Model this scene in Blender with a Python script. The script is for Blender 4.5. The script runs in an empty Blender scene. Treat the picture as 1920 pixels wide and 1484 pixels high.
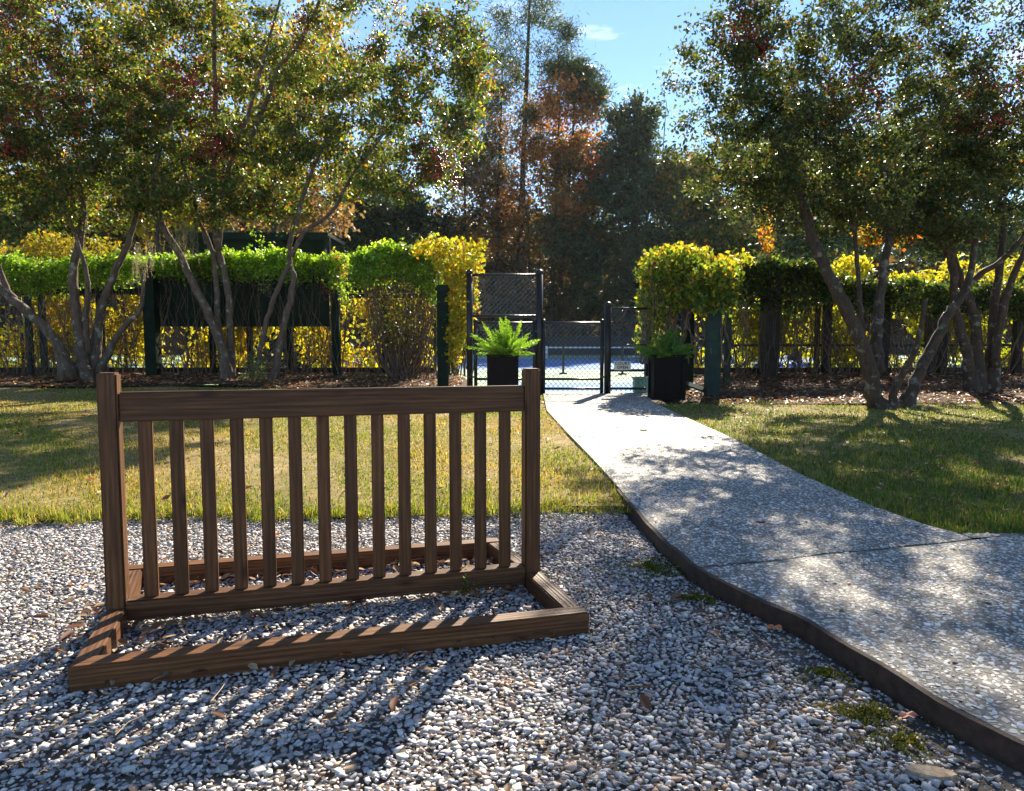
import bpy, bmesh, math, random
import numpy as np
from mathutils import Vector, Matrix

rng = np.random.default_rng(7)
random.seed(7)
R = math.radians
S = bpy.context.scene
COL = S.collection

# ------------------------------------------------------------------ camera, sky, sun, exposure
F_PX, CX, CY = 1320.0, 960.0, 742.0
EYE = 1.29
PITCH = math.atan((CY - 642.0) / F_PX)
cam = bpy.data.cameras.new('camera')
cam.sensor_fit = 'HORIZONTAL'
cam.sensor_width = 36.0
cam.lens = 36.0 * F_PX / 1920.0
cam.clip_end = 2000.0
cam.clip_start = 0.05
cam_o = bpy.data.objects.new('camera', cam)
COL.objects.link(cam_o)
cam_o.location = (0, 0, EYE)
cam_o.rotation_euler = (R(90) - PITCH, 0, 0)
S.camera = cam_o

SUN_AZ, SUN_EL = 19.0, 34.0
w = bpy.data.worlds.new('World')
S.world = w
w.use_nodes = True
nt = w.node_tree
nt.nodes.clear()
sky = nt.nodes.new('ShaderNodeTexSky')
sky.sky_type = 'NISHITA'
sky.sun_disc = False
sky.sun_elevation = R(SUN_EL)
sky.sun_rotation = R(SUN_AZ)
sky.air_density = 1.0
sky.dust_density = 0.0
sky.ozone_density = 4.0
bg = nt.nodes.new('ShaderNodeBackground')
bg.inputs['Strength'].default_value = 0.066
wo = nt.nodes.new('ShaderNodeOutputWorld')
tcw = nt.nodes.new('ShaderNodeTexCoord')
mpw = nt.nodes.new('ShaderNodeMapping')
mpw.inputs['Scale'].default_value = (1.6, 1.6, 6.0)
nzw = nt.nodes.new('ShaderNodeTexNoise')
nzw.inputs['Scale'].default_value = 2.2
nzw.inputs['Detail'].default_value = 7
nzw.inputs['Roughness'].default_value = 0.62
rpw = nt.nodes.new('ShaderNodeValToRGB')
rpw.color_ramp.elements[0].position = 0.56
rpw.color_ramp.elements[0].color = (0, 0, 0, 1)
rpw.color_ramp.elements[1].position = 0.78
rpw.color_ramp.elements[1].color = (0.6, 0.6, 0.6, 1)
mxw = nt.nodes.new('ShaderNodeMixRGB')
mxw.inputs[2].default_value = (13.0, 13.0, 13.2, 1)
nt.links.new(tcw.outputs['Generated'], mpw.inputs['Vector'])
nt.links.new(mpw.outputs[0], nzw.inputs['Vector'])
nt.links.new(nzw.outputs[0], rpw.inputs[0])
nt.links.new(rpw.outputs[0], mxw.inputs[0])
nt.links.new(sky.outputs[0], mxw.inputs[1])
nt.links.new(mxw.outputs[0], bg.inputs[0])
nt.links.new(bg.outputs[0], wo.inputs[0])

sun = bpy.data.lights.new('sun', 'SUN')
sun.energy = 5.0
sun.angle = R(0.53)
sun.color = (1.0, 0.875, 0.69)
sun_o = bpy.data.objects.new('sun', sun)
COL.objects.link(sun_o)
sdir = Vector((math.sin(R(SUN_AZ)) * math.cos(R(SUN_EL)), math.cos(R(SUN_AZ)) * math.cos(R(SUN_EL)), math.sin(R(SUN_EL))))
sun_o.rotation_euler = sdir.to_track_quat('Z', 'Y').to_euler()
sun_o.location = sdir * 60

S.view_settings.view_transform = 'Standard'
S.view_settings.look = 'None'
S.view_settings.exposure = 1.75
S.view_settings.gamma = 1.0
S.render.engine = 'CYCLES'
S.cycles.max_bounces = 8
S.cycles.diffuse_bounces = 4
S.cycles.transmission_bounces = 6
S.cycles.sample_clamp_indirect = 6.0
S.cycles.use_denoising = True
S.cycles.denoiser = 'OPENIMAGEDENOISE'
S.cycles.denoising_input_passes = 'RGB_ALBEDO_NORMAL'

# ------------------------------------------------------------------ helpers: geometry
CT, ST = math.cos(PITCH), math.sin(PITCH)


def at(px, py, Y):
    """point at depth Y that stands where the reading (px, py) of the site survey says"""
    a = (px - CX) / F_PX
    b = (CY - py) / F_PX
    d = (a, CT + b * ST, -ST + b * CT)
    t = Y / d[1]
    return np.array((d[0] * t, Y, EYE + d[2] * t))


def gnd(px, py, z=0.0):
    a = (px - CX) / F_PX
    b = (CY - py) / F_PX
    d = (a, CT + b * ST, -ST + b * CT)
    t = (z - EYE) / d[2]
    return np.array((d[0] * t, d[1] * t, z))


def in_view(p, mx=140, my=120):
    q = p - np.array((0, 0, EYE))
    dep = q[:, 1] * CT - q[:, 2] * ST
    up = q[:, 1] * ST + q[:, 2] * CT
    dep = np.maximum(dep, 0.05)
    x = CX + F_PX * q[:, 0] / dep
    y = CY - F_PX * up / dep
    return (x > -mx) & (x < 1920 + mx) & (y < 1484 + my) & (dep > 0.3)


_NS = np.random.default_rng(99)
_NW = [(_NS.uniform(0.5, 1.6), _NS.uniform(0, 6.283), _NS.uniform(0, 6.283)) for _ in range(10)]


def noise2(x, y, s):
    v = 0
    for k, (f, a, p) in enumerate(_NW):
        v = v + np.sin((x * math.cos(a) + y * math.sin(a)) * f * s + p)
    return v / 4.5


def sstep(a, b, v):
    t = np.clip((v - a) / (b - a), 0, 1)
    return t * t * (3 - 2 * t)


ROOTLOC = {}


class MB:
    def __init__(self):
        self.v = []
        self.f = []
        self.n = 0

    def add(self, verts, faces):
        self.v.extend([tuple(p) for p in verts])
        self.f.extend([tuple(i + self.n for i in f) for f in faces])
        self.n += len(verts)

    def box(self, c, s, rz=0.0):
        x, y, z = s[0] / 2, s[1] / 2, s[2] / 2
        cs, sn = math.cos(rz), math.sin(rz)
        vs = []
        for dz in (-z, z):
            for dx, dy in ((-x, -y), (x, -y), (x, y), (-x, y)):
                vs.append((c[0] + dx * cs - dy * sn, c[1] + dx * sn + dy * cs, c[2] + dz))
        self.add(vs, [(3, 2, 1, 0), (4, 5, 6, 7), (0, 1, 5, 4), (1, 2, 6, 5), (2, 3, 7, 6), (3, 0, 4, 7)])

    def tube(self, pts, rad, n=6, cap=True):
        pts = [np.asarray(p, float) for p in pts]
        if not hasattr(rad, '__len__'):
            rad = [rad] * len(pts)
        vs, fs = [], []
        u = None
        for i, p in enumerate(pts):
            t = pts[min(i + 1, len(pts) - 1)] - pts[max(i - 1, 0)]
            L = np.linalg.norm(t)
            t = t / L if L > 1e-9 else np.array((0, 0, 1.0))
            if u is None:
                u = np.cross(t, (0.31, 0.95, 0.1) if abs(t[2]) > 0.7 else (0, 0, 1.0))
            u = u - t * np.dot(u, t)
            u = u / (np.linalg.norm(u) + 1e-12)
            b = np.cross(t, u)
            for k in range(n):
                a = 2 * math.pi * k / n
                vs.append(p + (u * math.cos(a) + b * math.sin(a)) * rad[i])
        for i in range(len(pts) - 1):
            for k in range(n):
                a0, a1 = i * n + k, i * n + (k + 1) % n
                fs.append((a0, a1, a1 + n, a0 + n))
        if cap:
            fs.append(tuple(range(n - 1, -1, -1)))
            fs.append(tuple((len(pts) - 1) * n + k for k in range(n)))
        self.add(vs, fs)

    def sphere(self, c, r, nu=8, nv=5, sz=1.0):
        vs = [(c[0], c[1], c[2] + r * sz)]
        for j in range(1, nv):
            th = math.pi * j / nv
            for k in range(nu):
                a = 2 * math.pi * k / nu
                vs.append((c[0] + r * math.sin(th) * math.cos(a), c[1] + r * math.sin(th) * math.sin(a), c[2] + r * sz * math.cos(th)))
        vs.append((c[0], c[1], c[2] - r * sz))
        fs = [(0, 1 + k, 1 + (k + 1) % nu) for k in range(nu)]
        for j in range(nv - 2):
            o = 1 + j * nu
            for k in range(nu):
                fs.append((o + k, o + nu + k, o + nu + (k + 1) % nu, o + (k + 1) % nu))
        o = 1 + (nv - 2) * nu
        fs += [(o + (k + 1) % nu, o + k, len(vs) - 1) for k in range(nu)]
        self.add(vs, fs)

    def build(self, name, mat, parent=None, smooth=False, stuff=False):
        me = bpy.data.meshes.new(name)
        v = np.array(self.v, float)
        if parent is not None:
            v = v - np.array(ROOTLOC.get(parent.name, (0, 0, 0)))
        me.from_pydata(v.tolist(), [], self.f)
        return link(name, me, mat, parent, smooth, stuff)


def link(name, me, mat, parent=None, smooth=False, stuff=False):
    me.materials.append(mat)
    if smooth:
        me.polygons.foreach_set('use_smooth', [True] * len(me.polygons))
    me.update()
    o = bpy.data.objects.new(name, me)
    COL.objects.link(o)
    if parent is not None:
        o.parent = parent
        ROOTLOC[o.name] = ROOTLOC.get(parent.name, (0, 0, 0))
    if stuff:
        o['kind'] = 'stuff'
    return o


def thing(name, label, cat, loc=(0, 0, 0), group=None, rz=0.0):
    o = bpy.data.objects.new(name, None)
    COL.objects.link(o)
    o.location = loc
    o.rotation_euler = (0, 0, rz)
    o.empty_display_size = 0.2
    ROOTLOC[o.name] = tuple(loc)
    return tag(o, label, cat, group)


def tag(o, label=None, cat=None, group=None, kind=None):
    if label:
        o['label'] = label
    if cat:
        o['category'] = cat
    if group:
        o['group'] = group
    if kind:
        o['kind'] = kind
    return o


def quick_mesh(name, V, nper, faces_local, tint=None, tint2=None):
    """V (N, nper, 3); faces_local list of index tuples shared by all N pieces"""
    N = len(V)
    me = bpy.data.meshes.new(name)
    me.vertices.add(N * nper)
    me.vertices.foreach_set('co', V.reshape(-1).astype(np.float32))
    lt = [len(f) for f in faces_local]
    flat = np.concatenate([np.array(f) for f in faces_local])
    loops = (flat[None, :] + (np.arange(N) * nper)[:, None]).reshape(-1)
    tot = np.tile(np.array(lt), N)
    start = np.concatenate([[0], np.cumsum(tot)[:-1]])
    me.loops.add(len(loops))
    me.loops.foreach_set('vertex_index', loops.astype(np.int32))
    me.polygons.add(len(tot))
    me.polygons.foreach_set('loop_start', start.astype(np.int32))
    me.polygons.foreach_set('loop_total', tot.astype(np.int32))
    if tint is not None:
        a = me.attributes.new('tint', 'FLOAT_COLOR', 'POINT')
        c = np.ones((N, nper, 4), np.float32)
        c[:, :, :3] = tint[:, None, :]
        a.data.foreach_set('color', c.reshape(-1))
    me.update(calc_edges=True)
    return me


def rand_unit(n, r=None):
    r = r or rng
    v = r.normal(size=(n, 3))
    return v / np.linalg.norm(v, axis=1, keepdims=True)


def palette(n, cols, spread=0.25, r=None, chroma=0.025):
    r = r or rng
    wts = np.array([c[1] for c in cols], float)
    idx = r.choice(len(cols), n, p=wts / wts.sum())
    base = np.array([c[0] for c in cols])[idx]
    return np.clip(base * r.normal(1, spread, size=(n, 1)).clip(0.45, 1.8) * r.normal(1, chroma, size=(n, 3)), 0.004, 0.9)


def leaf_mesh(name, P, length, width, tint, droop=0.0, up=0.0):
    n = len(P)
    d = rand_unit(n)
    d[:, 2] -= droop
    d /= np.linalg.norm(d, axis=1, keepdims=True)
    nr = rand_unit(n)
    nr[:, 2] += up
    s = np.cross(d, nr)
    s /= np.linalg.norm(s, axis=1, keepdims=True) + 1e-9
    nn = np.cross(s, d)
    L = (length * rng.uniform(0.6, 1.3, n))[:, None]
    W = (width * rng.uniform(0.6, 1.3, n))[:, None]
    V = np.stack([P - d * L * .5, P + s * W * .5 + nn * W * .18 - d * L * .06, P + d * L * .5 - nn * W * .1, P - s * W * .5 + nn * W * .18 - d * L * .06], 1)
    return quick_mesh(name, V, 4, [(0, 1, 2, 3)], tint)


# ------------------------------------------------------------------ helpers: materials
def new_mat(name):
    m = bpy.data.materials.new(name)
    m.use_nodes = True
    n = m.node_tree.nodes
    n.clear()
    out = n.new('ShaderNodeOutputMaterial')
    return m, n, m.node_tree.links, out


def noise_node(n, l, vec, scale, detail=5, rough=0.6):
    t = n.new('ShaderNodeTexNoise')
    t.inputs['Scale'].default_value = scale
    t.inputs['Detail'].default_value = detail
    t.inputs['Roughness'].default_value = rough
    if vec is not None:
        l.new(vec, t.inputs['Vector'])
    return t


def ramp(n, l, fac, stops, interp='LINEAR'):
    r = n.new('ShaderNodeValToRGB')
    r.color_ramp.interpolation = interp
    e = r.color_ramp.elements
    while len(e) < len(stops):
        e.new(0.5)
    for k, (p, c) in enumerate(stops):
        e[k].position = p
        e[k].color = (*c, 1) if len(c) == 3 else c
    l.new(fac, r.inputs[0])
    return r


def mixc(n, l, fac, a, b, mode='MIX'):
    m = n.new('ShaderNodeMixRGB')
    m.blend_type = mode
    for k, v in ((0, fac), (1, a), (2, b)):
        if hasattr(v, 'links') or hasattr(v, 'is_linked'):
            l.new(v, m.inputs[k])
        elif k == 0:
            m.inputs[0].default_value = v
        else:
            m.inputs[k].default_value = (*v, 1)
    return m.outputs[0]


def bump(n, l, h, strength, dist=0.01):
    b = n.new('ShaderNodeBump')
    b.inputs['Strength'].default_value = strength
    b.inputs['Distance'].default_value = dist
    l.new(h, b.inputs['Height'])
    return b.outputs[0]


def leaf_mat(name, trans=0.42, rough=0.42, spec=0.45, gain=(1.7, 1.55, 0.7)):
    m, n, l, out = new_mat(name)
    a = n.new('ShaderNodeAttribute')
    a.attribute_name = 'tint'
    p = n.new('ShaderNodeBsdfPrincipled')
    p.inputs['Roughness'].default_value = rough
    p.inputs['Specular IOR Level'].default_value = spec
    l.new(a.outputs['Color'], p.inputs['Base Color'])
    t = n.new('ShaderNodeBsdfTranslucent')
    l.new(mixc(n, l, 1.0, a.outputs['Color'], gain, 'MULTIPLY'), t.inputs['Color'])
    mx = n.new('ShaderNodeMixShader')
    mx.inputs[0].default_value = trans
    l.new(p.outputs[0], mx.inputs[1])
    l.new(t.outputs[0], mx.inputs[2])
    l.new(mx.outputs[0], out.inputs[0])
    return m


def plain_mat(name, col, rough=0.6, nscale=6.0, amount=0.35, metallic=0.0, bumpy=0.0, spec=0.4):
    m, n, l, out = new_mat(name)
    tc = n.new('ShaderNodeTexCoord')
    t = noise_node(n, l, tc.outputs['Object'], nscale)
    lo = tuple(c * (1 - amount) for c in col)
    hi = tuple(min(1, c * (1 + amount)) for c in col)
    r = ramp(n, l, t.outputs[0], [(0.3, lo), (0.7, hi)])
    p = n.new('ShaderNodeBsdfPrincipled')
    p.inputs['Roughness'].default_value = rough
    p.inputs['Metallic'].default_value = metallic
    p.inputs['Specular IOR Level'].default_value = spec
    l.new(r.outputs[0], p.inputs['Base Color'])
    if bumpy:
        t2 = noise_node(n, l, tc.outputs['Object'], nscale * 6)
        l.new(bump(n, l, t2.outputs[0], bumpy, 0.01), p.inputs['Normal'])
    l.new(p.outputs[0], out.inputs[0])
    return m


def tint_mat(name, rough=0.8, speckle=0.0, sscale=220.0, spec=0.3):
    m, n, l, out = new_mat(name)
    a = n.new('ShaderNodeAttribute')
    a.attribute_name = 'tint'
    p = n.new('ShaderNodeBsdfPrincipled')
    p.inputs['Roughness'].default_value = rough
    p.inputs['Specular IOR Level'].default_value = spec
    c = a.outputs['Color']
    if speckle:
        tc = n.new('ShaderNodeTexCoord')
        t = noise_node(n, l, tc.outputs['Object'], sscale, 3, 0.7)
        r = ramp(n, l, t.outputs[0], [(0.32, (1 - speckle,) * 3), (0.5, (1,) * 3), (0.7, (1 + speckle * .5,) * 3)])
        c = mixc(n, l, 1.0, c, r.outputs[0], 'MULTIPLY')
        t3 = noise_node(n, l, tc.outputs['Object'], 60, 4)
        l.new(bump(n, l, t3.outputs[0], 0.5, 0.006), p.inputs['Normal'])
    l.new(c, p.inputs['Base Color'])
    l.new(p.outputs[0], out.inputs[0])
    return m


def wood_mat(name, dark, mid, light):
    """grain runs along the piece's own X axis"""
    m, n, l, out = new_mat(name)
    tc = n.new('ShaderNodeTexCoord')
    oi = n.new('ShaderNodeObjectInfo')
    off = n.new('ShaderNodeVectorMath')
    off.operation = 'ADD'
    sc = n.new('ShaderNodeVectorMath')
    sc.operation = 'SCALE'
    comb = n.new('ShaderNodeCombineXYZ')
    for k in range(3):
        l.new(oi.outputs['Random'], comb.inputs[k])
    l.new(comb.outputs[0], sc.inputs[0])
    sc.inputs['Scale'].default_value = 37.0
    l.new(tc.outputs['Object'], off.inputs[0])
    l.new(sc.outputs[0], off.inputs[1])
    mp = n.new('ShaderNodeMapping')
    mp.inputs['Scale'].default_value = (1.6, 34, 34)
    l.new(off.outputs[0], mp.inputs[0])
    g = noise_node(n, l, mp.outputs[0], 2.0, 7, 0.62)
    mp2 = n.new('ShaderNodeMapping')
    mp2.inputs['Scale'].default_value = (0.5, 14, 14)
    l.new(off.outputs[0], mp2.inputs[0])
    wv = n.new('ShaderNodeTexWave')
    wv.wave_type = 'RINGS'
    wv.rings_direction = 'X'
    wv.inputs['Scale'].default_value = 1.3
    wv.inputs['Distortion'].default_value = 9
    wv.inputs['Detail'].default_value = 3
    wv.inputs['Detail Scale'].default_value = 1.2
    l.new(mp2.outputs[0], wv.inputs[0])
    c1 = ramp(n, l, g.outputs[0], [(0.25, dark), (0.5, mid), (0.8, light)])
    c2 = ramp(n, l, wv.outputs[0], [(0.0, (0.72,) * 3), (0.6, (1.0,) * 3), (1.0, (1.1,) * 3)])
    c = mixc(n, l, 0.75, c1.outputs[0], c2.outputs[0], 'MULTIPLY')
    big = noise_node(n, l, off.outputs[0], 2.2, 3)
    c = mixc(n, l, 0.5, c, ramp(n, l, big.outputs[0], [(0.3, (0.6, 0.56, 0.52)), (0.7, (1.25, 1.2, 1.12))]).outputs[0], 'MULTIPLY')
    mpk = n.new('ShaderNodeMapping')
    mpk.inputs['Scale'].default_value = (2.4, 5.5, 5.5)
    l.new(off.outputs[0], mpk.inputs[0])
    vk = n.new('ShaderNodeTexVoronoi')
    vk.inputs['Scale'].default_value = 1.3
    l.new(mpk.outputs[0], vk.inputs[0])
    kn = ramp(n, l, vk.outputs['Distance'], [(0.05, (0.18, 0.15, 0.12)), (0.13, (0.7, 0.66, 0.6)), (0.2, (1, 1, 1))])
    c = mixc(n, l, 0.85, c, kn.outputs[0], 'MULTIPLY')
    c = mixc(n, l, 1.0, c, ramp(n, l, oi.outputs['Random'], [(0.0, (0.78, 0.76, 0.74)), (0.5, (1.0, 0.98, 0.95)), (1.0, (1.2, 1.14, 1.08))]).outputs[0], 'MULTIPLY')
    p = n.new('ShaderNodeBsdfPrincipled')
    p.inputs['Roughness'].default_value = 0.5
    p.inputs['Specular IOR Level'].default_value = 0.3
    l.new(c, p.inputs['Base Color'])
    hh = n.new('ShaderNodeMath')
    hh.operation = 'ADD'
    l.new(g.outputs[0], hh.inputs[0])
    l.new(wv.outputs[0], hh.inputs[1])
    l.new(bump(n, l, hh.outputs[0], 0.35, 0.004), p.inputs['Normal'])
    l.new(p.outputs[0], out.inputs[0])
    return m


def bark_mat(name, dark, light, lichen=(0.3, 0.32, 0.27), lich=0.62):
    m, n, l, out = new_mat(name)
    tc = n.new('ShaderNodeTexCoord')
    mp = n.new('ShaderNodeMapping')
    mp.inputs['Scale'].default_value = (1, 1, 0.35)
    l.new(tc.outputs['Object'], mp.inputs[0])
    t = noise_node(n, l, mp.outputs[0], 14, 6, 0.65)
    c = ramp(n, l, t.outputs[0], [(0.3, dark), (0.7, light)]).outputs[0]
    t2 = noise_node(n, l, tc.outputs['Object'], 5.5, 5, 0.7)
    f = ramp(n, l, t2.outputs[0], [(lich - .07, (0, 0, 0)), (lich, (1, 1, 1))]).outputs[0]
    c = mixc(n, l, f, c, lichen)
    p = n.new('ShaderNodeBsdfPrincipled')
    p.inputs['Roughness'].default_value = 0.85
    p.inputs['Specular IOR Level'].default_value = 0.2
    l.new(c, p.inputs['Base Color'])
    l.new(bump(n, l, t.outputs[0], 0.7, 0.02), p.inputs['Normal'])
    l.new(p.outputs[0], out.inputs[0])
    return m


def ground_mat(name, stops, scales=(0.6, 9, 60), rough=0.95, bstr=0.6, bdist=0.02):
    m, n, l, out = new_mat(name)
    tc = n.new('ShaderNodeTexCoord')
    a = noise_node(n, l, tc.outputs['Object'], scales[0], 4)
    b = noise_node(n, l, tc.outputs['Object'], scales[1], 5, 0.65)
    c = noise_node(n, l, tc.outputs['Object'], scales[2], 3, 0.7)
    f = mixc(n, l, 0.5, a.outputs[0], b.outputs[0])
    f = mixc(n, l, 0.33, f, c.outputs[0])
    r = ramp(n, l, f, stops)
    p = n.new('ShaderNodeBsdfPrincipled')
    p.inputs['Roughness'].default_value = rough
    p.inputs['Specular IOR Level'].default_value = 0.15
    l.new(r.outputs[0], p.inputs['Base Color'])
    l.new(bump(n, l, c.outputs[0], bstr, bdist), p.inputs['Normal'])
    l.new(p.outputs[0], out.inputs[0])
    return m


def path_mat():
    m, n, l, out = new_mat('shell_concrete')
    tc = n.new('ShaderNodeTexCoord')
    dst = noise_node(n, l, tc.outputs['Object'], 30, 2)
    vv = n.new('ShaderNodeVectorMath')
    vv.operation = 'MULTIPLY_ADD'
    vv.inputs[1].default_value = (0.02, 0.02, 0)
    l.new(dst.outputs['Color'], vv.inputs[0])
    l.new(tc.outputs['Object'], vv.inputs[2])
    v = n.new('ShaderNodeTexVoronoi')
    v.feature = 'F1'
    v.inputs['Scale'].default_value = 38
    l.new(vv.outputs[0], v.inputs['Vector'])
    v2 = n.new('ShaderNodeTexVoronoi')
    v2.feature = 'DISTANCE_TO_EDGE'
    v2.inputs['Scale'].default_value = 38
    l.new(vv.outputs[0], v2.inputs['Vector'])
    flake = ramp(n, l, v2.outputs['Distance'], [(0.08, (0, 0, 0)), (0.2, (1, 1, 1))]).outputs[0]
    sep = n.new('ShaderNodeSeparateColor')
    l.new(v.outputs['Color'], sep.inputs[0])
    tone = ramp(n, l, sep.outputs[0], [(0.2, (0.12, 0.105, 0.085)), (0.45, (0.28, 0.26, 0.235)), (0.8, (0.5, 0.485, 0.45))]).outputs[0]
    big = noise_node(n, l, tc.outputs['Object'], 1.1, 5)
    mort = ramp(n, l, big.outputs[0], [(0.3, (0.09, 0.08, 0.065)), (0.7, (0.17, 0.155, 0.13))]).outputs[0]
    c = mixc(n, l, flake, mort, tone)
    p = n.new('ShaderNodeBsdfPrincipled')
    p.inputs['Roughness'].default_value = 0.7
    l.new(c, p.inputs['Base Color'])
    l.new(bump(n, l, flake, 0.8, 0.006), p.inputs['Normal'])
    l.new(p.outputs[0], out.inputs[0])
    return m


M = {}
M['rack'] = wood_mat('stained_timber', (0.044, 0.0175, 0.0075), (0.098, 0.044, 0.018), (0.185, 0.094, 0.040))
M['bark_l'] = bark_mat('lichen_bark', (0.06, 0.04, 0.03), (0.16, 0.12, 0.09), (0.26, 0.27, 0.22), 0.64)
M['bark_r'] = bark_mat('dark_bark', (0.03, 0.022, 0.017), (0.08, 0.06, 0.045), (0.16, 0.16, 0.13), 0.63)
M['bark_far'] = bark_mat('far_bark', (0.03, 0.022, 0.018), (0.075, 0.055, 0.042), lich=0.78)
M['leaf'] = leaf_mat('leaf', 0.5, 0.42, 0.45, (2.1, 1.9, 0.7))
M['leaf_gloss'] = leaf_mat('glossy_leaf', 0.42, 0.48, 0.3)
M['leaf_far'] = leaf_mat('far_leaf', 0.4, 0.5, 0.3)
M['leaf_yellow'] = leaf_mat('autumn_leaf', 0.55, 0.5, 0.3, (1.35, 1.25, 0.6))
M['frond'] = leaf_mat('frond', 0.5, 0.5, 0.3, (1.5, 1.5, 0.5))
M['grass'] = leaf_mat('grass_blade', 0.45, 0.55, 0.2, (1.4, 1.35, 0.6))
M['berry'] = plain_mat('red_berry', (0.38, 0.02, 0.03), 0.35)
M['stem'] = plain_mat('woody_stem', (0.13, 0.085, 0.06), 0.8, 9, 0.5)
M['gravel'] = tint_mat('crushed_stone', 0.75, 0.35)
M['shell'] = tint_mat('oyster_shell', 0.6, 0.25, 120)
M['dry_leaf'] = leaf_mat('dry_leaf', 0.3, 0.55, 0.3, (1.3, 1.1, 0.8))
M['gravel_bed'] = ground_mat('gravel_bed', [(0.3, (0.05, 0.042, 0.034)), (0.5, (0.13, 0.11, 0.095)), (0.65, (0.25, 0.23, 0.21))], (1.5, 40, 130))
M['lawn'] = ground_mat('lawn_thatch', [(0.36, (0.08, 0.08, 0.025)), (0.45, (0.15, 0.125, 0.045)), (0.53, (0.24, 0.175, 0.08)), (0.64, (0.42, 0.31, 0.19))], (0.9, 7, 90))
M['mulch'] = ground_mat('leaf_mulch', [(0.33, (0.022, 0.015, 0.011)), (0.5, (0.06, 0.038, 0.026)), (0.68, (0.14, 0.09, 0.06))], (1.0, 12, 55), bdist=0.04)
M['soil'] = ground_mat('forest_floor', [(0.33, (0.03, 0.022, 0.014)), (0.5, (0.08, 0.055, 0.03)), (0.68, (0.13, 0.09, 0.04))], (0.2, 3, 20), bdist=0.05)
M['path'] = path_mat()
M['edging'] = plain_mat('weathered_edging', (0.045, 0.026, 0.018), 0.8, 18, 0.5, bumpy=0.5)
M['green_paint'] = plain_mat('dark_green_paint', (0.008, 0.018, 0.011), 0.65, 5, 0.35, bumpy=0.1, spec=0.08)
M['green_grey'] = plain_mat('grey_green_paint', (0.03, 0.05, 0.045), 0.65, 5, 0.3, bumpy=0.1, spec=0.08)
M['black_metal'] = plain_mat('black_coated_steel', (0.012, 0.012, 0.014), 0.35, 8, 0.3)
M['wire'] = plain_mat('black_coated_wire', (0.07, 0.07, 0.08), 0.25, 8, 0.3, spec=0.8)  # grey raised above the black coating to stand for sun glint
M['planter'] = plain_mat('dark_planter_wood', (0.010, 0.0075, 0.0075), 0.6, 7, 0.4, bumpy=0.15, spec=0.08)
M['timber'] = plain_mat('dark_timber', (0.03, 0.024, 0.02), 0.85, 6, 0.5, bumpy=0.4)
M['court_green'] = ground_mat('court_green', [(0.3, (0.24, 0.37, 0.26)), (0.7, (0.31, 0.44, 0.31))], (0.15, 1.5, 30), 0.85, 0.1)
M['court_blue'] = ground_mat('court_blue', [(0.3, (0.10, 0.21, 0.46)), (0.7, (0.14, 0.27, 0.53))], (0.15, 1.5, 30), 0.85, 0.1)
M['white_paint'] = plain_mat('white_line_paint', (0.75, 0.75, 0.73), 0.7, 4, 0.06)
M['net'] = plain_mat('net_cord', (0.02, 0.02, 0.022), 0.8)
M['sign'] = plain_mat('cream_sign', (0.78, 0.74, 0.6), 0.6, 4, 0.1)
M['sign_ink'] = plain_mat('sign_ink', (0.03, 0.03, 0.03), 0.6, 4, 0.1)
M['bin'] = plain_mat('pale_green_paint', (0.2, 0.33, 0.24), 0.6, 4, 0.15)
M['moss'] = leaf_mat('moss', 0.25, 0.8, 0.1)
M['spanish'] = leaf_mat('grey_moss', 0.4, 0.8, 0.1, (1.3, 1.2, 1))
M['wood_chip'] = plain_mat('bleached_wood', (0.36, 0.27, 0.18), 0.85, 40, 0.5, bumpy=0.8)
M['screen'] = plain_mat('dark_screen', (0.012, 0.016, 0.02), 0.8, 3, 0.3)

# ------------------------------------------------------------------ setting: ground, lawns, path
ZP = 0.08                                                     # path surface


def interp(pts):
    pts = sorted(pts)
    ys = np.array([p[0] for p in pts])
    xs = np.array([p[1] for p in pts])
    return lambda y: np.interp(y, ys, xs)


_L = [gnd(x, y, ZP) for x, y in ((1018, 738), (1025, 770), (1062, 810), (1118, 868), (1160, 915), (1178, 938), (1205, 968), (1250, 1015), (1300, 1058), (1350, 1088), (1420, 1118), (1510, 1160), (1640, 1240), (1780, 1320), (1920, 1392))]
_Rr = [gnd(x, y, ZP) for x, y in ((1222, 738), (1222, 752), (1262, 772), (1375, 822), (1500, 888), (1640, 950), (1740, 985), (1800, 1000))]
xL = interp([(p[1], p[0]) for p in _L] + [(0.6, 2.35)])
xR0 = interp([(p[1], p[0]) for p in _Rr])
Y_GATE = 16.7
Y_TURN = float(_Rr[-1][1])                                   # where the right lawn ends and the paving turns


def xR(y):
    y = np.asarray(y, float)
    return np.where(y < Y_TURN, 6.5, xR0(y))


def gz(x, y):
    d = np.maximum(xL(y) - x, x - xR0(np.maximum(y, Y_TURN)))
    return 0.05 + 0.29 * sstep(13, 21, y) * sstep(0.4, 3.0, d)


def y_gravel(x):
    return np.interp(x, [-8, -3.7, -1.5, 0.16, 1.1], [4.95, 5.02, 5.08, 5.24, 5.62]) + 0.07 * noise2(x, x * 0.3, 5.0) + 0.05 * noise2(x, x * 0.7 + 3, 17.0)


def y_bed(x):
    return np.where(x < 1.5, 17.0 + 0.25 * noise2(x, 3.0, 0.8), 13.9 + 0.25 * noise2(x, 7.0, 0.8))


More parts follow.
